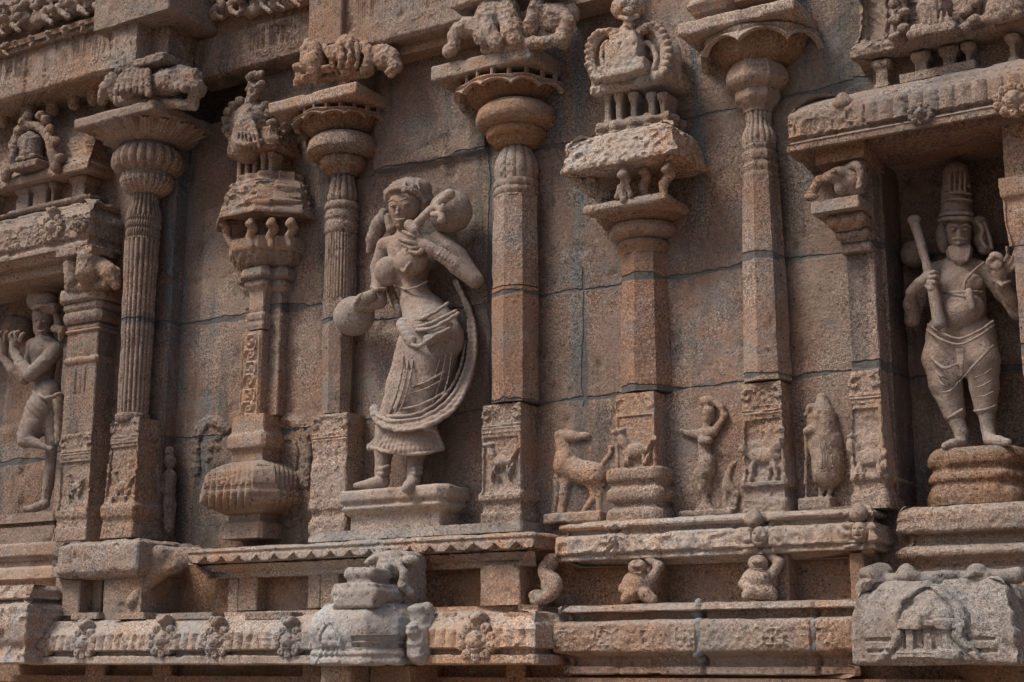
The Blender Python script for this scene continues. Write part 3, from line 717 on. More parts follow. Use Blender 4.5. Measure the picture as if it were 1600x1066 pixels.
def bowl(parent, cx, cy, rt_, rb_, zt, zb, mat, n=12, amp=.012, name='lotus', droop=0.0, curve=.6):
    """lotus bell: narrow foot rb_ at zb, wide rim rt_ at zt"""
    lv = [(rb_+(rt_-rb_)*(t**curve), zb+(zt-zb)*t) for t in np.linspace(0, 1, 9)]
    def mod(th, t, r): return amp*t**1.1*(np.abs(np.sin(th*n/2))**.6-.7)+amp*.25*np.cos(th*n*4)*t*(np.abs(np.sin(th*n/2)) > .35)
    def zm(th, t): return -droop*ss(.45, 1, t)*(np.abs(np.sin(th*n/2))**1.5-.5)
    return round_loft(name, cx, cy, lv, mat, parent, mod=mod, zmod=zm, seg=300, lstep=.006, chc=.001)
def mid(a_): return (a_[0]+a_[1])/2
zc1 = Z_(232, 233, -.3)
bowl(c1, mid(a1)+.005, -.16, .262, .15, a1[3]+.004, 2.500, M_cap, 18, .045, droop=.03, curve=.7)
# ---------- pilaster left of the dancer
cx2 = X_(532, -.05, 450); cy2 = -.05
c2 = thing('engaged_pilaster', 'slim fluted pilaster with scalloped capital, immediately left of the dancer statue', 'pilaster', (cx2, cy2, Z_(480, 835, -.1)), GC)
p = .12; x0, x1 = X_(486, -p, 740), X_(541, -p, 740)
tr = traced(x0, p, [(487, 650), (487, 660), (486, 700), (485, 781), (480, 786), (480, 797), (486, 801), (486, 808), (480, 816), (480, 834)])
pil_base(c2, x0, x1, p, tr, M_cap, tr[0][1], None)
rf = lambda n, a_: (lambda th, t, r: -a_*(1-np.abs(np.sin(th*n/2))**.6))
lv = trr(cx2, cy2, [(504, 470), (503, 560), (502, 648)]); round_loft('shaft', cx2, cy2, lv, M_shaft, c2, sides=8, lstep=.02)
lv = trr(cx2, cy2, [(508, 368), (507, 420), (505, 470)]); round_loft('shaft', cx2, cy2, lv, M_shaft, c2, mod=rf(32, .007), lstep=.012)
cushion('neck_ring', c2, cx2, cy2, [(510, 318), (507, 322), (507, 328), (511, 331), (508, 334), (507, 343), (510, 347), (507, 352), (507, 364), (510, 368)], M_shaft)
cushion('bulb', c2, cx2, cy2, [(517, 270), (517, 282), (512, 300), (511, 312), (514, 318)], M_shaft, 12, .01)
cushion('lower_cushion', c2, cx2, cy2, [(505, 247), (500, 251), (499, 258), (503, 265), (510, 270), (517, 275)], M_warm)
cushion('cushion', c2, cx2, cy2, [(505, 212), (492, 216), (483, 223), (479, 232), (478, 240), (486, 246), (500, 248)], M_cap)
def fretband(parent, x0, x1, p, zt_, zb_, mat, n=5, name='fret'):
    loft(name, rectp(x0, x1, p), [(-.012, zt_), (0, zb_)], mat, parent, orn=lambda S, z, N, V: .012*(np.abs(np.sin(np.pi*(V[..., 0]+V[..., 1])/.085)) > .93), step=.005)
_, a2 = abacus(c2, (418, 157), (557, 128), 19, .25, M_pale)
m2 = mid(a2)+.01; zc2 = Z_(531, 219, -.2)
valance('canopy', m2, -.02, .222, a2[3]-.022, 2.420, 14, M_cap, c2, cut=.45)
bowl(c2, m2, -.02, .20, .12, a2[3]-.03, 2.388, M_warm, 14, .016)
fret('fret_post', m2, -.02, .218, a2[3]+.002, a2[3]-.03, 22, M_cap, c2)

# ---------- pilaster right of the dancer
cx3 = X_(807, -.05, 430); cy3 = -.05
c3 = thing('engaged_pilaster', 'reddish octagonal pilaster with fretted lotus capital, immediately right of the dancer statue', 'pilaster', (cx3, cy3, Z_(750, 820, -.13)), GC)
p = .13; x0, x1 = X_(752, -p, 720), X_(814, -p, 720)
tr = traced(x0, p, [(754, 634), (754, 658), (753, 668), (751, 768), (746, 772), (746, 783), (755, 787), (755, 799), (749, 806), (749, 820)])
pil_base(c3, x0, x1, p, tr, M_cap, tr[0][1], ((x0+x1)/2, Z_(783, 722, -p), 1.05, 1, .016))
lv = trr(cx3, cy3, [(768, 455), (768, 540), (767, 632)]); round_loft('shaft', cx3, cy3, lv, M_red, c3, sides=8, lstep=.02)
lv = trr(cx3, cy3, [(770, 312), (769, 380), (768, 453)]); round_loft('shaft', cx3, cy3, lv, M_shaft, c3, sides=8, lstep=.02)
cushion('neck_ring', c3, cx3, cy3, [(773, 286), (771, 289), (771, 295), (774, 298), (771, 301), (771, 307), (774, 310), (771, 314)], M_shaft, sides=16)
cushion('bulb', c3, cx3, cy3, [(785, 232), (781, 240), (774, 256), (772, 270), (774, 286)], M_shaft, 12, .008)
cushion('lower_cushion', c3, cx3, cy3, [(775, 197), (763, 202), (759, 210), (761, 219), (770, 224), (772, 229), (780, 233)], M_warm)
cushion('cushion', c3, cx3, cy3, [(775, 163), (757, 168), (745, 178), (742, 190), (744, 197), (750, 203), (765, 207)], M_cap)
_, a3 = abacus(c3, (673, 99), (830, 67), 25, .25, M_pale)
m3 = mid(a3)+.015; zc3 = Z_(805, 172, -.2)
valance('canopy', m3, -.01, .238, a3[3]-.030, 2.375, 12, M_pale, c3, cut=.5)
bowl(c3, m3, -.01, .21, .13, a3[3]-.04, 2.355, M_warm, 12, .018)
fret('fret_post', m3, -.01, .23, a3[3]+.002, a3[3]-.036, 20, M_pale, c3)

# ---------- right pilaster with vase neck
cx4 = X_(1194, -.04, 430); cy4 = -.04
c4 = thing('engaged_pilaster', 'octagonal pilaster with waisted vase neck, between woman relief and elder relief', 'pilaster', (cx4, cy4, Z_(1160, 805, -.11)), GC)
p = .11; x0, x1 = X_(1160, -p, 700), X_(1225, -p, 700)
tr = traced(x0, p, [(1160, 601), (1160, 615), (1160, 745), (1156, 750), (1156, 762), (1165, 766), (1165, 776), (1159, 785), (1158, 806)])
pil_base(c4, x0, x1, p, tr, M_cap, tr[0][1], ((x0+x1)/2, Z_(1190, 712, -p), 1.25, -1, .013))
lv = trr(cx4, cy4, [(1157, 286), (1158, 420), (1160, 600)]); round_loft('shaft', cx4, cy4, lv, M_shaft, c4, sides=8, lstep=.02)
cushion('neck_ring', c4, cx4, cy4, [(1159, 231), (1158, 236), (1161, 240), (1157, 246), (1158, 256), (1161, 259), (1157, 264), (1158, 270), (1160, 274), (1157, 282), (1158, 288)], M_shaft, sides=8)
cushion('vase', c4, cx4, cy4, [(1163, 178), (1165, 190), (1165, 200), (1160, 210), (1158, 220), (1160, 231)], M_cap, 16, .007)
cushion('vase_lip', c4, cx4, cy4, [(1150, 146), (1146, 152), (1146, 162), (1153, 170), (1160, 175), (1161, 180)], M_cap, sides=8)
cushion('cushion', c4, cx4, cy4, [(1149, 100), (1143, 106), (1133, 122), (1130, 136), (1135, 143), (1148, 149)], M_cap, sides=8)
_, a4 = abacus(c4, (1058, 31), (1240, -3), 21, .25, M_pale)
m4 = mid(a4)+.01; zc4 = Z_(1185, 113, -.2)
valance('canopy', m4, .0, .222, a4[3]+.002, 2.318, 8, M_pale, c4, cut=.6, flare=.02)
bowl(c4, m4, .0, .20, .115, a4[3]-.01, 2.282, M_warm, 16, .014)

# ---------- narrow pilaster at the right niche jamb
cm = thing('niche_pilaster', 'square pilaster on the left jamb of the bearded sage niche, beside the elder relief', 'pilaster', at(1355, 795, -.1), 'pilasters flanking the niches')
p = .10; x0, x1 = X_(1329, -p, 690), X_(1381, -p, 690)
tr = traced(x0, p, [(1328, 581), (1328, 600), (1328, 742), (1325, 746), (1327, 752), (1333, 755), (1333, 765), (1328, 776), (1328, 796)])
pil_base(cm, x0, x1, p, tr, M_cap, tr[0][1], ((x0+x1)/2, Z_(1357, 715, -p), 1.15, 1, .011), yb=.3)
box('shaft', x0+.01, x1-.002, .085, Z_(1340, 600, -.1), Z_(1340, 395, -.1), M_shaft, cm, yb=.3, orn=lambda S, z, N, V: -.006*(np.abs(V[..., 0]-(x0+x1)/2) < .035)*(-N[..., 1] > .5))
box('jamb', x0+.04, x1-.002, .075, Z_(1340, 400, -.1), 1.97, M_shaft, cm, yb=.3)
p2 = .2
for nm, l, r, t_, b_, pp, mt in (('neck', 1312, 1366, 376, 396, .12, M_shaft), ('lower_cushion', 1306, 1368, 360, 378, .15, M_cap), ('lotus', 1291, 1368, 335, 361, .19, M_warm), ('abacus', 1268, 1364, 316, 334, .23, M_cap)):
    xx0, xx1 = X_(l, -pp, 350), x1-.004+(.0 if nm != 'abacus' else .0)
    z1, z0 = Z_(l, t_, -pp), Z_(l, b_, -pp)
    if nm in ('lower_cushion', 'lotus'):
        lvv = [(-.03, z0), (-.004, z0+(z1-z0)*.3), (0, z0+(z1-z0)*.6), (-.02, z1)]
        loft(nm, rectp(xx0, xx1, pp, .1), lvv, mt, cm, step=.006, orn=lambda S, z, N, V: .008*np.abs(np.sin((V[..., 0]+V[..., 1])*60)))
    else: box(nm, xx0, xx1, pp, z0, z1, mt, cm, yb=.1)
# ---------- narrow pilaster at the left niche
cn = thing('niche_pilaster', 'square pilaster with beaded panel right of the flute player niche, beside the fluted column', 'pilaster', at(120, 840, -.15), 'pilasters flanking the niches')
p = .2; x0, x1 = X_(98, -p, 640), X_(146, -p, 640)
def beads(S, z, N, V):
    m = (-N[..., 1] > .5); x = V[..., 0]; c_ = (x0+x1)/2; zt_, zb_ = Z_(110, 575, -p), Z_(110, 615, -p)
    q = (z > zb_)&(z < zt_); h = .006*np.abs(np.sin(z*170))*(np.abs(x-c_) < .008)*q
    for s_ in (-.035, .035): h = h+.006*(np.abs(x-c_-s_) < .006)*q
    return h*m
box('shaft', x0, x1, p, Z_(98, 680, -p), Z_(98, 497, -p), M_shaft, cn, orn=beads, step=.006)
tr = traced(x0, p, [(95, 680), (93, 780), (86, 797), (85, 808), (89, 814), (88, 825), (85, 830), (85, 846)])
pil_base(cn, x0, x1, p, tr, M_cap, tr[0][1], ((x0+x1)/2, Z_(115, 760, -p), .8, 1, .01))
for nm, l, t_, b_, o_ in (('neck', 101, 510, 520, .006), ('neck_ring', 99, 560, 572, .012), ('collar', 97, 518, 524, .012), ('cushion', 96, 489, 508, .028), ('abacus', 88, 456, 476, .05), ('abacus_foot', 95, 476, 489, .03)):
    zt_, zb_ = Z_(l, t_, -(p+o_)), Z_(l, b_, -(p+o_))
    lvv = [(o_-.012, zt_), (o_, (zt_*.7+zb_*.3)), (o_, (zt_*.3+zb_*.7)), (o_-.012, zb_)] if nm != 'abacus' else [(o_, zt_), (o_, zb_+.01), (o_-.02, zb_)]
    loft(nm, rectp(x0, x1, p), lvv, M_cap, cn, step=.01)
# right edge pilaster of the right niche
ce = thing('niche_pilaster', 'pale capped pilaster cut by the right edge of the picture beside the bearded sage', 'pilaster', at(1598, 790, -.12), 'pilasters flanking the niches')
p = .14; x0 = X_(1592, -p, 500); x1 = x0+.17
box('shaft', x0, x1, p, .6, Z_(1592, 385, -p), M_shaft, ce, yb=.3); box('shaft', x0-.015, x1+.015, p-.01, Z_(1590, 275, -p), 1.97, M_cap, ce, yb=.3)
loft('abacus', rectp(x0-.03, x1+.03, p+.03, .3), [(0, Z_(1578, 276, -p-.03)), (0, Z_(1578, 304, -p-.03)), (-.012, Z_(1578, 310, -p-.03)), (-.015, Z_(1578, 345, -p-.02)), (-.03, Z_(1580, 385, -p))], M_cap, ce)

# ================================================================ KUMBHA PANJARAS (pot pilasters carrying shrine models)
def potrib(x0, x1, z0, zm_, z1):
    def f(S, z, N, V):
        u = V[..., 0]+V[..., 1]; rib = np.abs(np.sin(np.pi*u/.042))**.5
        h = np.where(z < zm_-.012, .028*(rib-.25)*ss(z0, z0+.025, z), .015*(np.abs(np.sin(np.pi*u/.03))**.5-.5)*ss(z1, z1-.03, z))
        band = (np.abs(z-zm_) < .012); return np.where(band, .006+.007*np.sin(u*150), h)
    return f
kp = thing('pot_pilaster', 'pilaster rising from a ribbed square stone pot and carrying a small domed shrine', 'pilaster', at(390, 843, -.15), 'pilasters carrying shrine models')
p = .13; x0, x1 = X_(358, -p, 720), X_(410, -p, 720)
T_ = lambda pts: traced(x0, p, pts)
loft('foot', rectp(x0, x1, p), T_([(359, 804), (359, 815), (344, 819), (343, 843)]), M_cap, kp, wz=.003)
lv = T_([(364, 722), (345, 727), (325, 733), (310, 741), (303, 752), (301, 760), (303, 764), (303, 770), (301, 775), (304, 784), (315, 792), (335, 798), (345, 803), (358, 806)])
loft('pot', rectp(x0, x1, p), lv, M_cap, kp, wz=.0014, cc=.002, step=.005, lstep=.005, orn=potrib(x0, x1, lv[-2][1], Z_(301, 767, -.22), lv[0][1]))
loft('neck_block', rectp(x0, x1, p), T_([(362, 651), (361, 678), (357, 680), (352, 684), (350, 690), (350, 702), (359, 705), (362, 708), (362, 722)]), M_cap, kp, wz=.003)
# shaft with re-entrant corners
def ratha(x0, x1, p, yb=.02, a_=.28, b_=.5): 
    w_ = x1-x0; return [(x0, yb), (x0, -p*b_), (x0+w_*a_, -p*b_), (x0+w_*a_, -p), (x1-w_*a_, -p), (x1-w_*a_, -p*b_), (x1, -p*b_), (x1, yb)]
xs0, xs1 = X_(380, -.06, 560), X_(436, -.06, 560); ps = .11
zt_, zb_ = Z_(385, 520, -.1), Z_(385, 650, -.1)
box('shaft', xs0, xs1, ps*.55, zb_, zt_+.30, M_shaft, kp, step=.01)
xi0, xi1 = xs0+(xs1-xs0)*.12, xs1-(xs1-xs0)*.3
def scroll(S, z, N, V):
    m = (-N[..., 1] > .5)*(z < zt_-.01); u = V[..., 0]-(xi0+xi1)/2
    return m*((swirl(z, u, .062, .010, (xi1-xi0)*.72)+leafy(u, z, .002, 60))*(np.abs(u) < (xi1-xi0)*.36)+.006*(np.abs(np.abs(u)-(xi1-xi0)*.42) < .005))
box('carved_strip', xi0, xi1, ps, zb_, zt_, M_cap, kp, step=.005, orn=scroll)
xc = (xs0+xs1)/2-.004; K_ = lambda nm, pts, mt=M_cap, **k: loft(nm, ratha(xs0, xs1, ps), traced(xs0, ps*.5, pts), mt, kp, **k)
K_('collar', [(385, 496), (380, 499), (381, 507), (384, 510), (381, 514), (383, 522)])
K_('neck', [(375, 457), (384, 464), (386, 478), (385, 490), (388, 497)])
K_('neck_ring', [(380, 446), (375, 449), (374, 455), (378, 459), (386, 462)])
K_('cushion', [(385, 424), (370, 430), (364, 439), (366, 444), (380, 447)])
K_('lotus', [(352, 404), (354, 412), (366, 421), (382, 427)], M_cap, orn=lambda S, z, N, V: .012*(np.abs(np.sin((V[..., 0]+V[..., 1])*60))-.5), step=.006)
K_('abacus', [(346, 385), (344, 391), (345, 402), (353, 406)])
K_('core', [(385, 345), (385, 386)], M_gloom)
lv = traced(xs0, ps*.5, [(348, 300), (340, 308), (334, 318), (325, 336), (314, 350), (315, 354), (330, 352), (350, 350)])
loft('cornice', ratha(xs0, xs1, ps), lv, M_cap, kp, step=.006, lstep=.005, wz=.003, orn=lambda S, z, N, V: leafy(V[..., 0], z, .016, 30, w3=V[..., 1])*ss(Z_(330, 345, -.2), Z_(330, 335, -.2), z))
K_('plinth', [(362, 284), (358, 288), (360, 294), (352, 298), (348, 304)], M_cap, orn=lambda S, z, N, V: .007*np.sin((V[..., 0]+V[..., 1])*90), step=.006)
sx0, sx1 = X_(366, -.16, 260), X_(424, -.16, 260)
box('pavilion', sx0+.02, sx1-.02, .10, Z_(370, 290, -.12), Z_(370, 235, -.12), M_warm, kp)
for px in (372, 384, 396, 409, 421):
    loft('colonnette', rectp(X_(px-3, -.15, 265), X_(px+3, -.15, 265), .15, -.08), [(.006, Z_(px, 290, -.15)), (.006, Z_(px, 286, -.15)), (0, Z_(px, 283, -.15)), (0, Z_(px, 250, -.15)), (.008, Z_(px, 242, -.15)), (.008, Z_(px, 238, -.15))], M_cap, kp)
loft('eave', rectp(sx0, sx1, .16), traced(sx0, .16, [(358, 212), (355, 218), (351, 232), (351, 243), (360, 247)]), M_cap, kp, wz=.004, orn=lambda S, z, N, V: leafy(V[..., 0], z, .012, 36, w3=V[..., 1]))
C = clay(345, 480, 100, 240, -.30, .03, .0048)
C.blob(392, 195, -.07, 40, 40, 22, k=.02).limb([(398, 225, -.09, 32), (400, 195, -.08, 34)], .02).limb([(440, 232, -.04, 20), (438, 190, -.04, 18)], .015)
for px, py in ((360, 214), (355, 202), (354, 189), (358, 176), (366, 165), (376, 158), (416, 166), (422, 178), (426, 192), (426, 206)): C.blob(px, py, -.12, 6.5, 7, 9, k=.008)
C.limb([(386, 232, -.17, 24), (386, 205, -.17, 21), (388, 180, -.16, 10), (390, 166, -.15, 6)], .006)
for k in range(6): C.limb([(370+k*7, 232, -.235, 3), (373+k*5.6, 210, -.235, 3), (381+k*2.4, 184, -.19, 2.5)], .003)
C.curve([(366, 222, -.22), (386, 226, -.26), (408, 222, -.22)], 4, 4, k=.004)
C.limb([(390, 165, -.14, 9), (396, 148, -.13, 10)], .008).blob(400, 138, -.13, 15, 10, k=.008).blob(399, 121, -.13, 14, 8, k=.008).blob(391, 119, -.17, 6, 5, k=.005).blob(407, 116, -.15, 7, 6, k=.005).limb([(388, 130, -.19, 3.5), (400, 134, -.2, 3.5), (412, 129, -.17, 3.5)], .004)
C.mesh('dome', M_cap, kp, wz=.003, orn=lambda V: leafy(V[:, 0], V[:, 2], .006, 44))
# struts of rearing beasts under the cornice
def strut(C, px, py, Y, s=1.0, lean=0):
    C.limb([(px+lean, py+24*s, Y, 5*s), (px-3+lean*.6, py+10*s, Y, 6*s), (px+3, py-2*s, Y-.01, 7*s), (px, py-14*s, Y-.03, 6*s)], .008).blob(px-2, py-10*s, Y-.035, 7*s, 6*s, k=.008)
for px, Y, l in ((352, -.16, 12), (392, -.2, 2), (425, -.2, 0), (455, -.17, -2)):
    C = clay(px-25, px+30, 335, 392, -.34, -.04, .005); strut(C, px, 360, Y, 1, l); C.mesh('beast_strut', M_cap, kp, wz=.002)

kq = thing('pot_pilaster', 'pilaster on stepped base carrying a pale shrine topped by a lion mask', 'pilaster', at(1000, 816, -.15), 'pilasters carrying shrine models')
p = .10; x0, x1 = X_(961, -p, 690), X_(1024, -p, 690); T_ = lambda pts: traced(x0, p, pts)
zt_ = Z_(961, 617, -p)
loft('pedestal', rectp(x0, x1, p), T_([(961, 617), (961, 740)]), M_cap, kq, step=.006, lstep=.006, wz=.003, orn=lambda S, z, N, V: animal_relief(S, z, N, V, (x0+x1)/2, Z_(990, 705, -p), 1.15, 1, .016)-.006*(np.abs(V[..., 0]-(x0+x1)/2) < .075)*(z < zt_-.09)*(-N[..., 1] > .5)+volutes(S, z, N, V, x0, x1, zt_)*.5)
loft('base', rectp(x0, x1, p), T_([(950, 733), (943, 736), (943, 751), (952, 756), (954, 762), (948, 765), (943, 770), (943, 780), (947, 785), (956, 788), (955, 795), (946, 799), (944, 806), (944, 816)]), M_cap, kq, wz=.003, smooth=50)
xs0, xs1 = X_(971, -.05, 510), X_(1031, -.05, 510); xo, yo = (xs0+xs1)/2, -.0
round_loft('shaft', xo, yo, trr(xo, yo, [(969, 402), (969, 500), (968, 617)]), M_red, kq, sides=8, lstep=.02, rot=math.pi/8)
cushion('lower_cushion', kq, xo, yo, [(975, 380), (967, 383), (964, 389), (967, 395), (970, 403)], M_warm)
cushion('cushion', kq, xo, yo, [(968, 354), (956, 358), (952, 367), (955, 374), (963, 379), (975, 382)], M_cap)
lotus(kq, xo, yo, [(936, 331), (931, 339), (938, 347), (950, 354), (966, 357)], M_warm, 14, .014, .015)
_, a5 = abacus(kq, (911, 320), (1039, 300), 13, .22, M_pale)
pc = .27; xc0, xc1 = X_(880, -pc, 240), X_(1053, -pc, 220)
loft('cornice', rectp(xc0, xc1, pc), traced(xc0, pc, [(913, 217), (905, 220), (891, 227), (886, 240), (880, 254), (873, 266), (875, 273), (885, 272), (905, 277)]), M_pale, kq, step=.006, lstep=.006, wz=.005, orn=lambda S, z, N, V: leafy(V[..., 0], z, .009, 40, w3=V[..., 1]))
box('core', a5[0]+.1, a5[1]-.1, .09, a5[2]-.01, a5[2]+.16, M_warm, kq)
for px, py, Y, l in ((925, 292, -.16, 14), (975, 285, -.22, 0), (1008, 280, -.16, 0), (1043, 276, -.2, -6)):
    C = clay(px-50, px+35, 245, 322, -.36, -.02, .005); strut(C, px, py, Y, 1.15, l)
    if px == 925: C.limb([(900, 282, -.22, 8), (925, 300, -.18, 9), (950, 306, -.14, 7)], .01)
    if px == 975: C.limb([(968, 292, -.23, 5), (964, 308, -.22, 4)], .006).limb([(982, 292, -.23, 5), (985, 306, -.22, 4)], .006)
    C.mesh('beast_strut', M_cap, kq, wz=.002)
pp = .17; xa, xb, xm = X_(930, -pp, 190), X_(1045, -pp, 185), X_(1000, -pp, 185)
loft('plinth', rectp(xa, xb, pp), traced(xa, pp, [(936, 193), (927, 198), (927, 205), (934, 209), (930, 212)]), M_cap, kq, wz=.004, orn=lambda S, z, N, V: .007*np.sin((V[..., 0]+V[..., 1])*80), step=.007)
box('pavilion', xa+.05, xb-.05, .09, Z_(940, 200, -.12), Z_(940, 140, -.12), M_warm, kq)
for px in (949, 967, 990, 1018, 1035):
    loft('colonnette', rectp(X_(px-4.5, -.15, 165), X_(px+4.5, -.15, 165), .155, -.05), [(.006, Z_(px, 195, -.15)), (.006, Z_(px, 190, -.15)), (0, Z_(px, 187, -.15)), (0, Z_(px, 160, -.15)), (.01, Z_(px, 152, -.15)), (.01, Z_(px, 146, -.15))], M_cap, kq)
loft('eave', rectp(xa, xb, pp), traced(xa, pp, [(937, 118), (930, 123), (921, 138), (921, 148), (935, 152)]), M_pale, kq, wz=.004, orn=lambda S, z, N, V: leafy(V[..., 0], z, .011, 36, w3=V[..., 1]), step=.007)
C = clay(910, 1085, -10, 150, -.32, .03, .0048)
C.limb([(985, 108, -.12, 30), (985, 75, -.12, 30), (985, 55, -.1, 20)], .01)          # core
C.slab(at(978, 112, -.2), (.105, .05, .03)).slab(at(978, 85, -.2), (.075, .05, .05), rd=.012).slab(at(979, 66, -.2), (.06, .045, .03), rd=.01)
C.limb([(980, 58, -.2, 15), (982, 40, -.19, 8), (984, 22, -.18, 9)], .012)
for s_, pts in ((1, [(934, 124), (926, 105), (925, 85), (930, 66), (942, 54), (958, 52), (968, 64)]), (-1, [(1034, 114), (1040, 92), (1038, 70), (1030, 52), (1016, 42), (1002, 46), (998, 58)])):
    C.curve([(x+s_*5, y+4, -.14) for x, y in pts], 13, 9, k=.01)
    C.curve([(x, y, -.18) for x, y in pts], 8, 6, k=.006)
    for (xa, ya), (xb, yb) in zip(pts[:-1], pts[1:]):
        for t in (.0, .5): C.blob(xa+(xb-xa)*t-6*s_, ya+(yb-ya)*t-3, -.19, 5.5, 5.5, 8, k=.005)
    C.curve([(pts[0][0]+s_*16, 118, -.2), (pts[1][0]+s_*15, 96, -.2), (pts[2][0]+s_*17, 76, -.19), (pts[3][0]+s_*20, 66, -.18)], 4, 4, k=.004)
    C.blob(pts[0][0]+s_*6, 120, -.2, 10, 9, 9, k=.006)
for px in (968, 990): C.blob(px, 68, -.255, 4, 4.5, 5, k=.003, cut=True)
C.blob(983, 10, -.2, 26, 21, 20, k=.01).blob(974, 5, -.27, 6, 6, 6, k=.004).blob(992, 2, -.27, 6, 6, 6, k=.004).blob(982, 16, -.28, 8, 6, 7, k=.006)
C.limb([(968, 26, -.24, 4), (982, 31, -.26, 5), (997, 25, -.24, 4)], .004)
C.limb([(1050, 120, -.1, 16), (1050, 80, -.06, 14)], .02)
C.mesh('shrine_arch', M_pale, kq, wz=.002, orn=lambda V: leafy(V[:, 0], V[:, 2], .003, 45))
# ================================================================ LADY'S AND NICHES' ARCHITECTURE
def zbox(name, pl, pr, ytop, ybot, refpx, p, mat, parent, yb=.02, **k):
    """box whose top and bottom are the photo heights ytop, ybot seen at photo column refpx"""
    ym = (ytop+ybot)/2
    return box(name, X_(pl, -p, ym), X_(pr, -p, ym), p, Z_(refpx, ybot, -p), Z_(refpx, ytop, -p), mat, parent, yb, **k)
# ---- right niche
nr = thing('niche', 'deep dark niche holding the bearded sage on the right', 'niche', (1.85, 0, .6))
nx0, nx1 = X_(1381, -.10, 600), 2.6; nb = .22
sheet('back', nx0-.05, nx1, .45, 2.1, nb, M_wall, nr, step=.010, wz=.005, fn=lambda x, z: leafy(x, z, .012, 13)*ss(.7, .9, z)-.01)
box('ceiling', nx0-.06, nx1, -.0, 1.845, 2.02, M_cap, nr, yb=nb+.03, step=.010, wz=.006)
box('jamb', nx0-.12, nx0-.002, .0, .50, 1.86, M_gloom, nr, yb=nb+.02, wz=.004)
box('floor', nx0-.02, nx1, -.0, .30, Z_(1500, 790, -.04), M_cap, nr, yb=nb+.02)
# ---- left niche
nl = thing('niche', 'shadowed niche holding the flute player at the far left', 'niche', (-3, 0, .6))
sheet('back', -4.6, X_(100, .0, 600)+.08, .40, 2.4, .13, M_wall, nl, step=.02, wz=.006, fn=lambda x, z: leafy(x, z, .006, 8))
box('jamb', X_(97, -.02, 600)+.0, X_(97, -.02, 600)+.25, .03, .5, 2.3, M_wall, nl, yb=.15)
# ---- lintel on the right
def lint_orn(zb_, zt_, mg, per=.055):
    def f(S, z, N, V):
        x = V[..., 0]; m = (-N[..., 1] > .5); inb = ss(zb_, zb_+.01, z)*(1-ss(zt_-.02, zt_, z))
        xs = X_(1355, -.25, 200)
        h = np.where(x < xs, leafy(x, z, .011, 34), ribs(x, per, .014)+leafy(x, z, .003, 50))*inb
        for (a_, b_, r_, am) in mg:
            q = np.hypot(x-a_, z-b_)/r_; h = h*ss(.8, 1.1, q)+medallion(x-a_, z-b_, r_, am)*(q < 1.2)
        return h*m+.006*(np.abs(z-zb_+.015) < .006)*m
    return f
pL = .26; x0 = X_(1231, -pL, 215)
L_ = lev(1300, [(152, -.09), (158, -.03), (163, -.02), (166, -.005), (205, 0), (208, -.012), (212, -.012), (214, .008), (226, .008), (228, -.004), (229, -.12)], pL)
L_ = [(o, z) for o, z in L_]; zt_, zb_ = Z_(1300, 166, -pL), Z_(1300, 207, -pL)
c_ = at(1585, 150, -pL)
lt = thing('lintel', 'heavy carved stone lintel with ribbed front over the bearded sage niche', 'lintel', (1.9, -.1, 1.95))
loft('beam', rectp(x0, 2.75, pL, .1), L_, M_cap, lt, step=.006, lstep=.006, wz=.0025, orn=lint_orn(zb_, zt_, []))
box('soffit_fascia', X_(1352, -.19, 230), 2.75, .17, L_[-1][1]-.035, L_[-1][1]+.02, M_warm, lt, yb=.1, orn=lambda S, z, N, V: .005*np.abs(np.sin(V[..., 0]*40))*(-N[..., 1] > .5), step=.008)
face_roundel(1440, 180, -pL, 17, M_cap, lt, crest=False); face_roundel(1585, 158, -pL, 27, M_cap, lt, crest=False)
C = clay(1295, 1340, 140, 180, -.36, -.1, .005); C.blob(1317, 163, -.24, 15, 12).blob(1316, 152, -.24, 9, 8)
C.mesh('crest_knob', M_cap, lt, wz=.003)
# mouldings on the lintel
um = thing('roll_moulding', 'pair of long rolled mouldings lying on top of the right lintel', 'moulding', (1.9, -.1, 2.1))
def roll(px0, ref, yt, yb_, p, mat, parent, x1=2.75, x0=None, yback=.05):
    x0 = X_(px0, -p, (yt+yb_)/2) if x0 is None else x0; z1, z0 = Z_(ref, yt, -p), Z_(ref, yb_, -p); r_ = (z1-z0)/2; m_ = (z0+z1)/2
    lv = [(-r_*1.0+r_*math.sin(t), m_-r_*math.cos(t)) for t in np.linspace(.15, math.pi-.15, 9)]
    return loft('roll', rectp(x0, x1, p, yback), lv, mat, parent, step=.014, lstep=.005, wz=.003)
roll(1277, 1340, 148, 156, .17, M_cap, um); roll(1342, 1400, 136, 151, .17, M_cap, um)
zbox('roll', 1405, 1525, 116, 129, 1410, .16, M_cap, um); 
# upper shrine on the right
us = thing('roof_shrine', 'carved upper shrine wall with little colonnettes above the right lintel', 'shrine', (1.9, -.1, 2.2))
zbox('lower_wall', 1363, 1700, 96, 160, 1365, .06, M_warm, us, yb=.1)
for a_, b_ in ((1363, 1390), (1425, 1452), (1470, 1497), (1505, 1522), (1575, 1592)):
    xm_ = (a_+b_)/2; dy = (1363-xm_)*.2
    x0, x1 = X_(a_, -.12, 100), X_(b_, -.12, 100)
    yt, yb_ = 98+dy, 140+dy
    loft('colonnette', rectp(x0+.008, x1-.008, .12), [(.01, Z_(xm_, yb_, -.12)), (.01, Z_(xm_, yb_-6, -.12)), (0, Z_(xm_, yb_-8, -.12)), (0, Z_(xm_, yt+14, -.12)), (.014, Z_(xm_, yt+8, -.12)), (.014, Z_(xm_, yt, -.12))], M_cap, us)
pe = .16; xe = X_(1327, -pe, 85)
L_ = lev(1360, [(99, -.06), (90, -.02), (84, 0.0), (72, .0), (66, -.02), (58, -.045), (40, -.055), (-60, -.06)], pe)
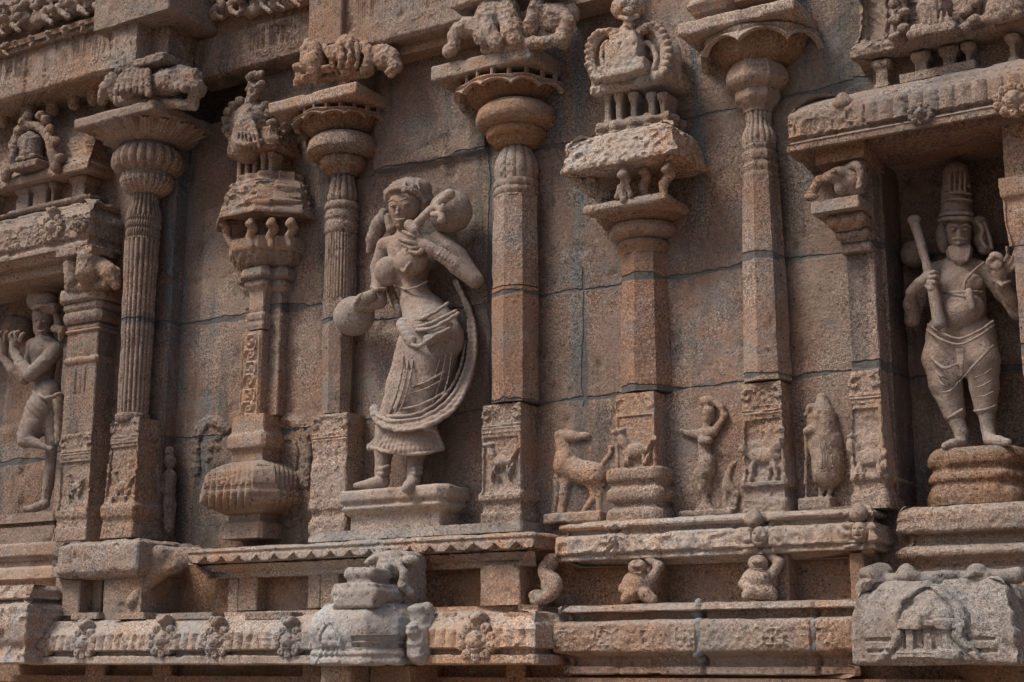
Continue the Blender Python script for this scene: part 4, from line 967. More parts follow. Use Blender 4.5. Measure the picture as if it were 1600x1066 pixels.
def us_orn(S, z, N, V):
    x = V[..., 0]; m = (-N[..., 1] > .5); h = leafy(x, z, .010, 36)*m
    zc = Z_(1360, 60, -pe)
    fr = (z > zc)&((np.abs(x-X_(1352, -.1, 30)) < .012)|(np.abs(x-X_(1385, -.1, 30)) < .01))
    pan = (z > zc)&(x > X_(1356, -.1, 30))&(x < X_(1383, -.1, 30))
    return h*(~pan)+.01*fr-.012*pan+.003*np.cos((x+z)*200)*pan
loft('eave_wall', rectp(xe, 2.75, pe, .1), L_, M_cap, us, step=.007, lstep=.007, wz=.004, orn=us_orn)
C = clay(1388, 1640, -30, 80, -.33, -.02, .006)
for px in (1405, 1516):
    dy = (1405-px)*.13
    C.limb([(px, 62+dy, -.16, 13), (px, 30+dy, -.15, 13), (px, -10+dy, -.13, 12)], .01)
    for k in range(5): C.blob(px+(7 if k % 2 else -7), 58+dy-k*13, -.2, 9, 8, 9, k=.006)
C.limb([(1461, 36, -.2, 22), (1461, 20, -.2, 22)], .004).limb([(1461, 16, -.2, 27), (1461, 12, -.2, 27)], .006).limb([(1461, 8, -.2, 20), (1461, -22, -.19, 6)], .006)
for k in range(5): C.limb([(1444+k*9, 36, -.25, 2.4), (1444+k*9, 20, -.25, 2.4)], .002)
C.slab(at(1461, 47, -.2), (.075, .05, .016)).slab(at(1461, 56, -.2), (.085, .06, .014))
C.blob(1570, 10, -.2, 26, 26, 14).limb([(1540, 30, -.2, 8), (1590, 22, -.2, 8)], .006)
C.mesh('shrine_relief', M_cap, us, wz=.003, orn=lambda V: leafy(V[:, 0], V[:, 2], .004, 40))
# makara bracket at the right lintel's left end
mb = thing('corbel_bracket', 'beast shaped corbel bracket carrying the left end of the right lintel', 'bracket', at(1310, 300, -.15), 'carved brackets')
zbox('corbel', 1272, 1352, 231, 258, 1275, .20, M_warm, mb, wz=.004)
C = clay(1250, 1365, 235, 325, -.32, .0, .0045)
C.limb([(1340, 262, -.16, 15), (1335, 282, -.17, 19), (1318, 292, -.18, 15)], .015).limb([(1318, 275, -.19, 15), (1296, 277, -.2, 9), (1280, 282, -.2, 7), (1272, 296, -.2, 7), (1263, 307, -.2, 6)], .012)
C.blob(1310, 272, -.21, 12, 12).blob(1338, 300, -.17, 12, 7).blob(1268, 309, -.2, 11, 4).blob(1302, 268, -.25, 5, 5, 5, k=.004)
C.curve([(1325, 262, -.2), (1338, 258, -.22), (1346, 270, -.22), (1342, 292, -.22)], 5, 5)
C.mesh('beast', M_cap, mb, wz=.002)

# ---- far-left aedicule over the flute player
pa = .30; xr = X_(139, -pa, 360)
la = thing('lintel', 'carved stone lintel with orange underside over the flute player niche at the far left', 'lintel', (-2.9, -.1, 1.9))
L_ = lev(139, [(316, -.10), (320, -.05), (327, -.03), (331, 0), (366, 0), (369, -.012), (373, -.012), (375, .006), (382, .006), (384, -.012), (398, -.05), (400, -.09), (418, -.10)], pa)
zt_, zb_ = Z_(139, 331, -pa), Z_(139, 367, -pa); c_ = at(84, 357, -pa)
def lorn(S, z, N, V):
    x = V[..., 0]; m = (z > zb_)*(z < zt_); h = leafy(x, z, .010, 40)*m
    q = np.hypot(x-c_[0], z-c_[2])/.075; return h
loft('beam', rectp(-3.9, xr, pa, .1), L_, M_cap, la, step=.007, lstep=.006, wz=.004, orn=lorn)
face_roundel(84, 357, -pa, 22, M_cap, la); face_roundel(128, 352, -pa, 13, M_cap, la, crest=False)
for y0, y1, pr, pp in ((310, 322, 150, .24), (300, 309, 140, .2)):
    x1 = X_(pr, -pp, y1); z1, z0 = Z_(pr, y0, -pp), Z_(pr, y1, -pp)
    loft('roll', rectp(-3.9, x1, pp, .05), [(-.012, z0), (0, (z0*.7+z1*.3)), (0, z0*.3+z1*.7), (-.012, z1)], M_cap, la, step=.014, wz=.004)
lf = thing('roof_shrine', 'upper shrine with arched gable and stubby colonnettes left of the fluted column', 'shrine', (-2.9, -.1, 2.1))
zbox('lower_wall', -200, 132, 262, 312, 132, .14, M_warm, lf, yb=.1)
for a_, b_ in ((22, 45), (48, 72), (76, 84), (108, 131), (-30, -5)):
    xm_ = (a_+b_)/2; dy = (132-xm_)*.2; x0, x1 = X_(a_, -.2, 290), X_(b_, -.2, 290)
    loft('colonnette', rectp(x0+.01, x1-.01, .19), [(0, Z_(xm_, 312+dy, -.2)), (0, Z_(xm_, 285+dy, -.2)), (.016, Z_(xm_, 280+dy, -.2)), (.016, Z_(xm_, 273+dy, -.2)), (.002, Z_(xm_, 270+dy, -.2)), (.014, Z_(xm_, 266+dy, -.2)), (.014, Z_(xm_, 258+dy, -.2))], M_cap, lf)
pe = .25; x1 = X_(137, -pe, 262)
L_ = lev(135, [(272, -.06), (266, -.02), (263, 0), (252, 0), (247, -.02), (244, -.035), (205, -.09), (190, -.12)], pe)
ca = at(47, 268, -pe)
loft('roof', rectp(-3.9, x1, pe, .1), L_, M_cap, lf, step=.007, lstep=.007, wz=.004, orn=lambda S, z, N, V: leafy(V[..., 0], z, .007, 42)+.004*np.cos((V[..., 0]+z)*150)*(z > Z_(135, 244, -pe)))
C = clay(-8, 112, 140, 300, -.45, -.08, .0055)
C.curve([(8, 278, -.27), (20, 255, -.27), (24, 225, -.26), (32, 205, -.25), (46, 196, -.25), (62, 200, -.25), (76, 215, -.26), (82, 240, -.27), (88, 265, -.27)], 7, 7, k=.008, n=36)
for q in range(9):
    t = q/8; C.blob(28+60*t+(-6 if t < .5 else 6), 250-80*math.sin(math.pi*(.1+.8*t))+22*t, -.26, 8, 8, k=.006)
C.slab(at(50, 262, -.25), (.10, .06, .02)).slab(at(50, 250, -.25), (.075, .05, .012))
C.limb([(50, 240, -.25, 17), (50, 228, -.25, 17)], .006).limb([(50, 224, -.24, 20), (50, 212, -.22, 9)], .006).limb([(48, 200, -.22, 9), (48, 178, -.2, 8), (48, 168, -.2, 11), (50, 155, -.19, 8)], .008)
C.mesh('gable_arch', M_cap, lf, wz=.003, orn=lambda V: leafy(V[:, 0], V[:, 2], .005, 40))
# little arcade between roof and beam
ar = thing('arcade_frieze', 'row of small worn niche figures under the big beam at the upper left', 'frieze', (-2.9, -.1, 2.6))
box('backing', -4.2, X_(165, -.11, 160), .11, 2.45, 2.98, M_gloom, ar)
C = clay(-20, 180, 115, 200, -.42, -.05, .007)
for k, (px, py) in enumerate(((5, 178), (42, 168), (82, 160), (116, 150), (146, 143))):
    C.limb([(px, py+14, -.17, 10), (px, py, -.18, 9), (px, py-12, -.18, 12)], .012)
    if k < 4: C.curve([(px+8, py-12, -.2), (px+20, py-18, -.2), (px+32, py-10, -.2)], 5, 5)
C.mesh('figure_row', M_cap, ar, wz=.004)
# makara over the niche pilaster
bl = thing('corbel_bracket', 'bracket with drooping snout above the square pilaster of the flute player niche', 'bracket', at(130, 455, -.2), 'carved brackets')
C = clay(92, 200, 385, 465, -.42, -.05, .005)
C.limb([(112, 415, -.26, 14), (114, 438, -.26, 13)], .01).limb([(138, 405, -.28, 18), (138, 428, -.28, 18), (138, 442, -.26, 12)], .012).limb([(158, 418, -.24, 15), (174, 428, -.24, 14), (182, 446, -.24, 7)], .012).slab(at(132, 398, -.24), (.13, .08, .022))
C.limb([(110, 450, -.24, 9), (165, 444, -.24, 9)], .01)
C.mesh('beast', M_cap, bl, wz=.003, orn=lambda V: leafy(V[:, 0], V[:, 2], .004, 34))

# ================================================================ UPPER BEAMS
def beam(nm, lab, pl, pr, ref, yt, yb_, p, mat, yb=.02, amp=.008, under=M_warm):
    t = thing(nm, lab, 'beam', (X_((pl+pr)/2, -p, yt), -p/2, Z_(ref, yb_, -p)))
    z1, z0 = Z_(ref, yt, -p), Z_(ref, yb_, -p); x0, x1 = X_(pl, -p, (yt+yb_)/2), X_(pr, -p, (yt+yb_)/2)
    def orn(S, z, N, V):
        x = V[..., 0]; v = (z-z0)/(z1-z0); per = .085; u = (x/per) % 1-.5
        lines = sum(np.exp(-((np.abs(u)-q)/.035)**2) for q in (.12, .28, .44)); fade = ss(.34, .42, v)*(1-ss(.92, .96, v))
        loop = sum(np.exp(-((np.hypot(u*per, (z-z0)-.36*(z1-z0))-rr)/.004)**2) for rr in (.016, .034))*(v < .36)*(v > .08)
        n_ = .6+.6*vn(np.stack([x, z*0, z], -1), 7, 4)
        return amp*(-lines*fade+loop)*n_
    loft('face', rectp(x0, x1, p, yb), [(-.02, z0), (0, z0+.012), (0, z1)], mat, t, step=.006, lstep=.007, orn=orn, wz=.004)
    return t, x0, x1, z0, z1
bA, x0, x1, z0, z1 = beam('architrave', 'great fluted architrave beam running out at the upper left corner', -260, 172, 80, 62, 136, .34, M_cap)
box('moulding', x0, x1+.02, .38, z1, z1+.03, M_warm, bA, wz=.004)
box('moulding', x0, x1+.01, .36, z1-.022, z1-.002, M_cap, bA, wz=.003, orn=lambda S, z, N, V: .006*np.abs(np.sin(V[..., 0]*90)), step=.006)
bB, x0b, x1b, z0b, z1b = beam('architrave', 'darker recessed architrave beam between the upper left block and the second pilaster', 300, 484, 400, 40, 103, .12, M_wall)
bC, x0c, x1c, z0c, z1c = beam('architrave', 'architrave beam carved with hanging loops above the dancer', 530, 760, 640, -40, 55, .20, M_cap)
box('lower_lip', x0c, x1c, .12, z0c-.045, z0c+.01, M_warm, bC)
# carved frieze lumps above
def lumps(parent, rows, p, mat, h=.008, nm='carved_frieze', wz=.006):
    xs = [r[0] for r in rows]; ys = [r[1] for r in rows]
    C = clay(min(xs)-40, max(xs)+40, min(ys)-40, max(ys)+40, -p-.12, -p+.1, h)
    for px, py, r_ in rows:
        s_ = random.choice((-1, 1)); q = random.uniform(.8, 1.15)*r_
        C.limb([(px-s_*q*.8, py+q*.7, -p+.03, q*.55), (px, py, -p, q*.75), (px+s_*q*.5, py-q*.9, -p-.02, q*.5)], .012)
        C.blob(px+s_*q*.9, py-q*1.0, -p-.05, q*.45, q*.38, k=.008).limb([(px+s_*q*.2, py, -p-.03, q*.3), (px+s_*q*1.0, py+q*.6, -p-.05, q*.22)], .008).limb([(px-s_*q*.6, py+q*.3, -p, q*.3), (px-s_*q*.9, py-q*.9, -p, q*.2)], .008)
    return C.mesh(nm, mat, parent, wz=wz, orn=lambda V: leafy(V[:, 0], V[:, 2],   .007, 40))
rows = [(x, 55-x*.27+j*26+random.uniform(-4, 4)-12, 15) for x in range(-10, 170, 26) for j in (-1, 0)]+[(x+13, 78-x*.27, 9) for x in range(-10, 130, 26)]
lumps(bA, rows, .36, M_cap)
box('backing', x0, x1, .30, z1+.028, z1+.7, M_cap, bA)
rows = [(x, 20-(x-340)*.18+random.uniform(-3, 3)+j*24, 15) for x in range(335, 480, 24) for j in (-1, 0)]
lumps(bB, rows, .15, M_cap)
box('backing', x0b, x1b, .10, z1b, z1b+.5, M_warm, bB)
# junction block over the fluted column
jb = thing('corner_pier', 'projecting corner pier with carved side panel over the great fluted column capital', 'pier', at(240, 100, -.3))
pj = .40
zbox('pier', 176, 216, -60, 100, 200, pj, M_cap, jb, yb=-.0, orn=lambda S, z, N, V: leafy(S, z, .008, 40)*(-N[..., 1] > .5), step=.006)
pj2 = .30; 
xq0, xq1 = X_(216, -pj, 60), X_(262, -pj2, 60)
zq1, zq0 = Z_(262, -60, -pj2), Z_(262, 104, -pj2)
box('pier', xq0-.02, xq1, pj2, zq0, zq1, M_cap, jb, yb=-.0, step=.008, orn=lambda S, z, N, V: leafy(V[..., 1]*1.0, z, .012, 34)*(N[..., 0] > .5))
zbox('top_slab', 150, 266, -80, 12, 266, .44, M_cap, jb, yb=.0)
# bracket of shells and snouts above each capital
def bracket(lab, loc, box_, fn, mat=M_cap, wz=.003, h=.005, lf=.006):
    t = thing('corbel_bracket', lab, 'bracket', loc, 'carved brackets'); C = clay(*box_, h); fn(C)
    C.mesh('shell_carving', mat, t, wz=wz, orn=lambda V: leafy(V[:, 0], V[:, 2], lf, 42, w3=V[:, 1])); return t
def f1(C):
    C.limb([(168, 140, -.36, 13), (160, 158, -.34, 7)], .012).limb([(180, 128, -.36, 16), (185, 148, -.34, 14)], .012)
    for k in range(6): C.limb([(196+k*7, 112, -.40, 5), (192+k*7+(k-3)*3, 140+abs(k-2)*2, -.42, 6)], .006)
    for k in range(6): C.limb([(245+k*6, 108+k*1.5, -.30, 5), (243+k*9, 138, -.36, 6)], .006)
    C.blob(210, 135, -.37, 26, 20, 18).blob(262, 130, -.33, 28, 22, 20).limb([(280, 115, -.3, 13), (300, 125, -.3, 16), (306, 140, -.3, 14), (302, 155, -.3, 7), (304, 168, -.3, 5)], .012)
    C.slab(at(240, 108, -.3), (.16, .1, .02)).limb([(185, 158, -.36, 8), (300, 164, -.30, 8)], .01)
bracket('shell and snout bracket on the great fluted column, below the corner pier', at(240, 160, -.3), (140, 330, 88, 185, -.54, -.05), f1)
def f2(C):
    C.slab(at(494, 88, -.22), (.055, .06, .05), .01, .02).limb([(486, 72, -.2, 13), (484, 100, -.25, 15)], .008).limb([(492, 100, -.24, 17), (492, 112, -.24, 13), (492, 122, -.23, 8), (493, 130, -.22, 4)], .006).blob(470, 106, -.23, 12, 5, 12, k=.005).blob(512, 108, -.23, 10, 5, 10, k=.005)
    C.curve([(506, 72, -.24), (516, 88, -.24), (522, 104, -.22), (528, 114, -.2)], 4, 3, k=.003)
    C.slab(at(545, 85, -.18), (.07, .07, .04), .01, .015).limb([(545, 75, -.2, 20), (545, 104, -.2, 15)], .01)
    for q in (532, 545, 558): C.curve([(q, 70, -.27), (q+2, 88, -.275), (q-1, 106, -.25)], 3.2, 2.6, k=.003)
    C.curve([(570, 72, -.2), (578, 90, -.2), (570, 112, -.2)], 8, 7, k=.008)
    C.curve([(578, 108, -.18), (584, 88, -.18), (598, 80, -.18), (612, 88, -.18), (618, 106, -.18)], 9, 10, k=.008).blob(604, 92, -.17, 20, 18, 16, k=.01).blob(613, 112, -.18, 12, 5, k=.005).blob(613, 118, -.18, 7, 4, k=.004).blob(592, 108, -.15, 6, 9, 12, k=.008, cut=True)
    C.limb([(470, 124, -.17, 7), (575, 116, -.17, 7)], .008).limb([(472, 110, -.14, 7), (466, 130, -.13, 9)], .01)
bracket('elephant headed bracket on the slim pilaster left of the dancer', at(545, 125, -.15), (450, 640, 48, 140, -.42, -.02), f2, M_cap)
def f3(C):
    C.curve([(760, 62, -.26), (745, 45, -.26), (725, 42, -.26), (712, 55, -.26), (710, 72, -.26), (700, 82, -.26)], 14, 8, k=.012).blob(728, 45, -.24, 19, 15, 14).blob(704, 83, -.26, 10, 4)
    C.blob(770, 25, -.24, 26, 30, 22).limb([(768, 10, -.24, 16), (764, 50, -.28, 14), (776, 68, -.28, 12)], .012).limb([(795, 15, -.24, 18), (800, 50, -.26, 16), (806, 62, -.27, 12)], .012)
    C.limb([(838, 12, -.24, 12), (826, 50, -.22, 12)], .012).curve([(828, 48, -.22), (848, 22, -.22), (870, 20, -.22), (888, 34, -.22), (880, 55, -.22), (878, 66, -.2)], 10, 10, k=.012).blob(868, 30, -.2, 24, 20, 18).blob(894, 22, -.18, 10, 14)
    C.limb([(760, 78, -.24, 9), (880, 62, -.24, 9)], .01).slab(at(800, -5, -.2), (.25, .1, .03))
bracket('squatting beast bracket on the capital right of the dancer', at(810, 66, -.2), (685, 925, -30, 100, -.46, 0), f3)
zbox('slab', 870, 960, -60, 12, 880, .14, M_cap, bC)
b4 = thing('corbel_bracket', 'stub of carved bracket standing on the large petal capital at the top edge', 'bracket', at(1110, 10, -.2), 'carved brackets')
zbox('block', 1075, 1135, -40, 22, 1080, .2, M_cap, b4, wz=.005, orn=lambda S, z, N, V: .012*np.sin(z*90)+leafy(S, z, .006, 30)); zbox('block', 1145, 1215, -60, 4, 1145, .17, M_warm, b4)
# block above pilaster 2
bk = thing('corner_pier', 'plain square pier block above the elephant headed bracket at the top', 'pier', at(508, 70, -.2))
zbox('pier', 482, 534, -60, 72, 500, .23, M_cap, bk)

# ================================================================ PLINTH OF THE DANCER
pl = thing('statue_plinth', 'moulded stone plinth that tapers downward under the dancer statue', 'plinth', at(620, 830, -.12))
p = .15; x0, x1 = X_(548, -p, 800), X_(688, -p, 800)
loft('block', rectp(x0, x1, p, .02), traced(x0, p, [(526, 768), (521, 771), (521, 784), (526, 788), (531, 789), (531, 793), (526, 795), (528, 799), (540, 806), (547, 809), (547, 838)]), M_pale, pl, wz=.0025, smooth=45)
zbox('lip', 480, 815, 824, 839, 640, .17, M_grey, pl, wz=.004)
# pedestal of the sage
ps_ = thing('statue_pedestal', 'rounded pedestal with three rolled tiers under the bearded sage', 'pedestal', at(1515, 790, -.0))
x0, x1 = X_(1440, .0, 745), X_(1600, .0, 745); xx, yy = (x0+x1)/2, .16
def pround(x0, x1, p, yb):
    w_ = (x1-x0)/2; c_ = (x0+x1)/2; return [(c_-w_, yb)]+[(c_-w_*abs(math.cos(t))**.55*(1 if math.cos(t) > 0 else -1), yb-(p+yb)*math.sin(t)**.6) for t in np.linspace(.02, math.pi-.02, 25)]+[(c_+w_, yb)]
lvp = traced(x0, 0, [(1446, 704), (1439, 708), (1432, 718), (1433, 729), (1441, 733), (1442, 739), (1434, 745), (1432, 753), (1440, 760), (1434, 767), (1430, 778), (1432, 792)])
loft('tiers', pround(x0, x1, .02, .28), lvp, M_warm, ps_, wz=.003, cc=.001, smooth=60)
# flute player's base
pf = thing('statue_pedestal', 'layered worn pedestal under the flute player at the far left', 'pedestal', at(40, 845, -.0))
for yt, yb_, p in ((800, 815, .14), (815, 822, .11), (822, 834, .135), (834, 848, .15)):
    zbox('tier', -120, 84, yt, yb_, 60, p, M_cap, pf, yb=.1, wz=.005)

# ================================================================ LOWER DOMED UNIT AND BARREL ROOF
du = thing('domed_shrine', 'grey domed miniature shrine projecting from the face band below the dancer', 'shrine model', at(560, 1040, -.5))
p = .60; x0, x1 = X_(484, -p, 1000), X_(600, -p, 1000); c9 = .09
poly = [(x0, -.3), (x0, -p+c9*.4), (x0+c9*.4, -p), (x1-c9, -p), (x1, -p+c9), (x1, -.3)]
lv = traced(x0, p, [(508, 944), (500, 950), (487, 958), (477, 968), (472, 980), (471, 990), (474, 1002), (478, 1010), (480, 1016), (474, 1019), (474, 1024), (478, 1026), (474, 1030), (474, 1039), (490, 1041)])
ca = at(516, 1030, -p-.02); xcut = (X_(545, -p, 1000), X_(585, -p, 990))
zst = Z_(560, 1003, -p)
def dorn(S, z, N, V):
    m = (-N[..., 1] > .5); h = arch(V[..., 0]-ca[0], z-ca[2]+.02, .16, .16, .018)*m
    rec = (z > zst-.022)&(z < zst+.022)&(V[..., 0] > ca[0]+.10); h = h-.012*rec+.01*(np.abs(z-zst) < .004)*rec
    return h+leafy(S, z, .003, 30)
loft('dome', poly, lv, M_dome, du, step=.006, lstep=.006, wz=.004, orn=dorn, smooth=50)
pt_ = thing
C = clay(525, 690, 870, 1040, -.72, -.2, .006)
C.slab(at(574, 930, -.5)+[0, 0, 0], (.115, .10, .026), rd=.022).slab(at(574, 918, -.5), (.10, .09, .012), rd=.01).slab(at(576, 897, -.5), (.075, .07, .022), rd=.02).slab(at(576, 911, -.5), (.06, .06, .03), rd=.01).slab(at(574, 943, -.5), (.10, .10, .02), rd=.01)
C.mesh('finial', M_dome, du, wz=.004)
C = clay(620, 690, 935, 1035, -.62, -.28, .006)
C.limb([(656, 960, -.44, 16), (655, 1000, -.46, 17), (655, 1020, -.46, 18)], .015).blob(650, 955, -.46, 13, 9).limb([(668, 950, -.42, 10), (670, 1015, -.42, 9)], .01).blob(645, 985, -.5, 10, 14)
C.mesh('side_gable', M_dome, du, wz=.004, orn=lambda V: leafy(V[:, 1], V[:, 2], .008, 30))
zbox('stem', 498, 546, 1041, 1200, 500, .56, M_cap, du, yb=-.1); zbox('stem', 575, 640, 1041, 1200, 600, .45, M_warm, du, yb=-.1)
lm = thing('lion_mask', 'horned lion mask block standing behind the finial of the grey domed shrine', 'carving', at(615, 950, -.38))
C = clay(560, 665, 855, 960, -.56, -.15, .005)
C.slab(at(622, 905, -.32), (.10, .07, .105), rd=.03)
C.blob(610, 885, -.41, 22, 20, 14).blob(605, 887, -.45, 8, 7, 7, k=.005).blob(583, 875, -.42, 13, 7, k=.008, ang=20).blob(640, 876, -.40, 15, 8, k=.008).blob(610, 868, -.4, 18, 8)
C.limb([(622, 880, -.44, 5), (632, 895, -.44, 6), (630, 915, -.43, 8), (642, 925, -.41, 8)], .006).blob(600, 893, -.47, 4, 6, 4, k=.004).limb([(625, 930, -.38, 14), (630, 945, -.36, 14)], .012)
for q in (598, 612): C.blob(q, 884, -.475, 3, 3, 3, k=.002, cut=True)
C.mesh('mask', M_grey, lm, wz=.002, orn=lambda V: leafy(V[:, 0], V[:, 2], .004, 40))

br = thing('barrel_roof', 'large weathered grey barrel roofed block with carved arch at the lower right corner', 'shrine model', at(1450, 1040, -.5))
p = .50; x0, x1 = X_(1333, -p, 990), X_(1581, -p, 980)
lv = traced(x0, p, [(1370, 908), (1356, 912), (1346, 922), (1338, 938), (1332, 960), (1330, 985), (1330, 1036), (1340, 1040)])
ca = at(1455, 1036, -p); sl = (at(1355, 1000, -p)[0], at(1395, 1000, -p)[0], at(1512, 1000, -p)[0], at(1558, 1000, -p)[0]); zsl = Z_(1380, 1006, -p)
def born(S, z, N, V):
    x = V[..., 0]; m = (-N[..., 1] > .5); h = arch(x-ca[0], z-ca[2]-.005, .33, .235, .034)*m
    st = ((x > sl[0])&(x < sl[1]))|((x > sl[2])&(x < sl[3])); h = h+m*st*(-.010*(np.abs(z-zsl-.012) < .006)-.010*(np.abs(z-zsl+.022) < .006))
    h = h+leafy(V[..., 1], z, .02, 16)*(N[..., 0] > .5); return h+vn(V, 7, 9)*.010
loft('barrel', rectp(x0, x1, p, -.15), lv, M_grey, br, step=.006, lstep=.006, wz=.006, orn=born, smooth=50)
C = clay(1325, 1600, 868, 935, -.62, -.2, .007)
C.limb([(1362, 905, -.42, 20), (1375, 900, -.36, 20)], .02).limb([(1352, 925, -.44, 14), (1380, 915, -.4, 14)], .02)
C.limb([(1390, 908, -.4, 12), (1590, 900, -.4, 12)], .01).blob(1416, 901, -.42, 18, 11).blob(1416, 890, -.42, 10, 10).blob(1477, 899, -.42, 19, 9).blob(1526, 900, -.42, 20, 11).blob(1526, 889, -.42, 12, 9)
C.mesh('ridge_knobs', M_grey, br, wz=.006)
zbox('backing', 1345, 1700, 955, 1042, 1345, .20, M_warm, br, yb=.1)
wb = box('backing', X_(1340, -.15, 950), 2.8, .15, -.1, .27, M_warm, br)

# foliage scrolls beside the pot
fo = thing('foliage_relief', 'pair of leafy scrolls carved on the wall on both sides of the ribbed pot', 'relief', at(395, 740, 0))
def arcs(C, pts, r_, Y=.022):
    C.curve([(x, y, Y) for x, y in pts], r_, r_*.8, k=.008, n=30)
    C.curve([(x, y, Y-.022) for x, y in pts], r_*.45, r_*.35, k=.004, n=30)
C = clay(295, 370, 640, 760, -.08, .05, .0045)
arcs(C, [(357, 672), (345, 661), (326, 662), (313, 680), (309, 708), (311, 738)], 12)
for x, y, r_ in ((344, 684, 8), (334, 700, 9), (330, 718, 8), (345, 700, 7)): C.blob(x, y, .016, r_, r_)
C.mesh('scroll', M_wall, fo, wz=.003, orn=lambda V: leafy(V[:, 0], V[:, 2], .006, 46))
C = clay(415, 500, 640, 835, -.08, .05, .0045)
arcs(C, [(427, 684), (436, 668), (452, 656), (470, 664), (481, 688), (484, 720), (480, 760)], 13)
arcs(C, [(440, 694), (452, 684), (463, 698), (463, 725), (458, 745)], 8)
for x, y, r_ in ((463, 766, 10), (450, 778, 9), (464, 792, 12), (447, 800, 10), (466, 812, 10), (452, 735, 8), (470, 745, 9), (455, 818, 10), (470, 780, 9)): C.blob(x, y, .016, r_, r_)
C.mesh('scroll', M_wall, fo, wz=.003, orn=lambda V: leafy(V[:, 0], V[:, 2], .006, 46))
# ================================================================ FIGURES
def fingers(C, base, tips, r0, r1, k=.003):
    for b_, t_ in zip(base, tips):
        C.curve([b_]+t_, r0, r1, k=k, n=8)
# ---- the dancer with a stick zither
la_ = thing('statue', 'statue of a woman in a long skirt playing a stick zither with two gourds', 'statue', at(620, 765, -.09))
C = clay(545, 765, 270, 775, -.36, .04, .0042)
# trunk
C.limb([(632, 356, -.15, 11), (631, 374, -.14, 12)], .01)
C.limb([(604, 384, -.12, 13), (636, 380, -.12, 18), (682, 378, -.11, 14)], .02)
C.limb([(636, 392, -.12, 30), (640, 420, -.12, 29), (646, 448, -.12, 21), (651, 470, -.12, 25), (664, 492, -.11, 34), (674, 515, -.11, 44)], .02)
C.blob(606, 424, -.185, 19, 23, 19, k=.012).blob(643, 408, -.20, 24, 23, 20, k=.012)
C.blob(660, 447, -.18, 3, 3, 3, k=.004, cut=True)
# skirt
C.limb([(674, 515, -.11, 42), (670, 560, -.105, 45), (660, 610, -.10, 43), (646, 652, -.10, 40)], .02)
C.limb([(648, 540, -.14, 28), (632, 600, -.13, 27), (616, 650, -.12, 24)], .015).blob(688, 530, -.12, 34, 40, 32, k=.02)
C.limb([(672, 560, -.16, 24), (664, 650, -.13, 24)], .012)
# legs and hem
C.limb([(604, 670, -.12, 18), (600, 705, -.12, 15), (597, 735, -.12, 11), (597, 752, -.12, 11)], .008)
C.limb([(654, 670, -.12, 20), (651, 705, -.12, 15), (648, 735, -.12, 11), (646, 752, -.12, 11)], .008)
C.limb([(599, 752, -.13, 11), (580, 756, -.15, 9), (556, 759, -.16, 5)], .006).limb([(646, 752, -.14, 11), (640, 760, -.2, 10), (634, 764, -.24, 7)], .006)
for px, n_ in ((598, 11), (648, 11)):
    for dy in (731, 739): C.limb([(px-9, dy+1, -.13, 4), (px, dy+2, -.16, 4), (px+9, dy-1, -.13, 4)], .003)
# head
C.limb([(634, 318, -.17, 24), (629, 340, -.175, 16), (627, 349, -.18, 10)], .012)
C.blob(633, 322, -.18, 24, 27, 22, k=.01)
C.blob(622, 330, -.262, 3.5, 9, 5, k=.006).blob(620, 335, -.272, 4, 3, 4, k=.004)
for px, py in ((613, 322), (635, 319)): C.blob(px, py, -.262+(px-613)*.0008, 7, 4.5, 6, k=.006, cut=True); C.blob(px, py, -.248+(px-613)*.0006, 4.5, 2.5, 4, k=.002)
C.limb([(607, 315, -.25, 2), (614, 312, -.262, 2.2), (620, 315, -.26, 2)], .004).limb([(626, 314, -.262, 2), (634, 310, -.258, 2.2), (643, 312, -.24, 2)], .004)
C.limb([(617, 343, -.262, 2), (624, 344, -.272, 2.8), (632, 342, -.262, 2)], .003).blob(625, 352, -.245, 5, 4, 5, k=.005)
# arm across the body with open hand on the neck of the zither
C.limb([(686, 376, -.11, 15), (716, 400, -.12, 14), (744, 438, -.13, 12)], .012)
C.limb([(742, 438, -.14, 13), (712, 415, -.18, 13), (694, 402, -.205, 10), (678, 391, -.22, 9)], .006)
for k in range(6): 
    t = k/5; x, y, Y = 686+26*t, 396+17*t, -.215+.03*t
    C.limb([(x-4.5, y+8, Y+.006, 3), (x, y+1, Y-.02, 3), (x+5, y-7, Y+.004, 3)], .003)
C.limb([(676, 390, -.225, 9), (664, 383, -.235, 9), (656, 378, -.24, 9)], .006)
fingers(C, [(656, 386, -.245), (654, 381, -.25), (655, 375, -.25), (657, 370, -.25)], [[(643, 388, -.262), (628, 381, -.262)], [(640, 378, -.27), (624, 374, -.268)], [(643, 368, -.272), (630, 362, -.268)], [(648, 360, -.268), (638, 352, -.262)]], 3.6, 2.6)
C.curve([(662, 390, -.24), (652, 396, -.255), (640, 393, -.262)], 4, 3, k=.003, n=6)
# lowered arm
C.limb([(602, 386, -.11, 14), (593, 418, -.11, 13), (592, 450, -.12, 11), (592, 470, -.13, 12), (576, 478, -.16, 10), (566, 477, -.19, 9)], .012)
C.limb([(581, 448, -.14, 3), (590, 453, -.165, 3.5), (603, 451, -.14, 3)], .003)
fingers(C, [(566, 474, -.2), (564, 478, -.2), (566, 482, -.2)], [[(560, 466, -.215), (566, 461, -.21)], [(556, 474, -.22), (560, 466, -.225)], [(556, 482, -.22), (554, 474, -.23)]], 3.6, 3)
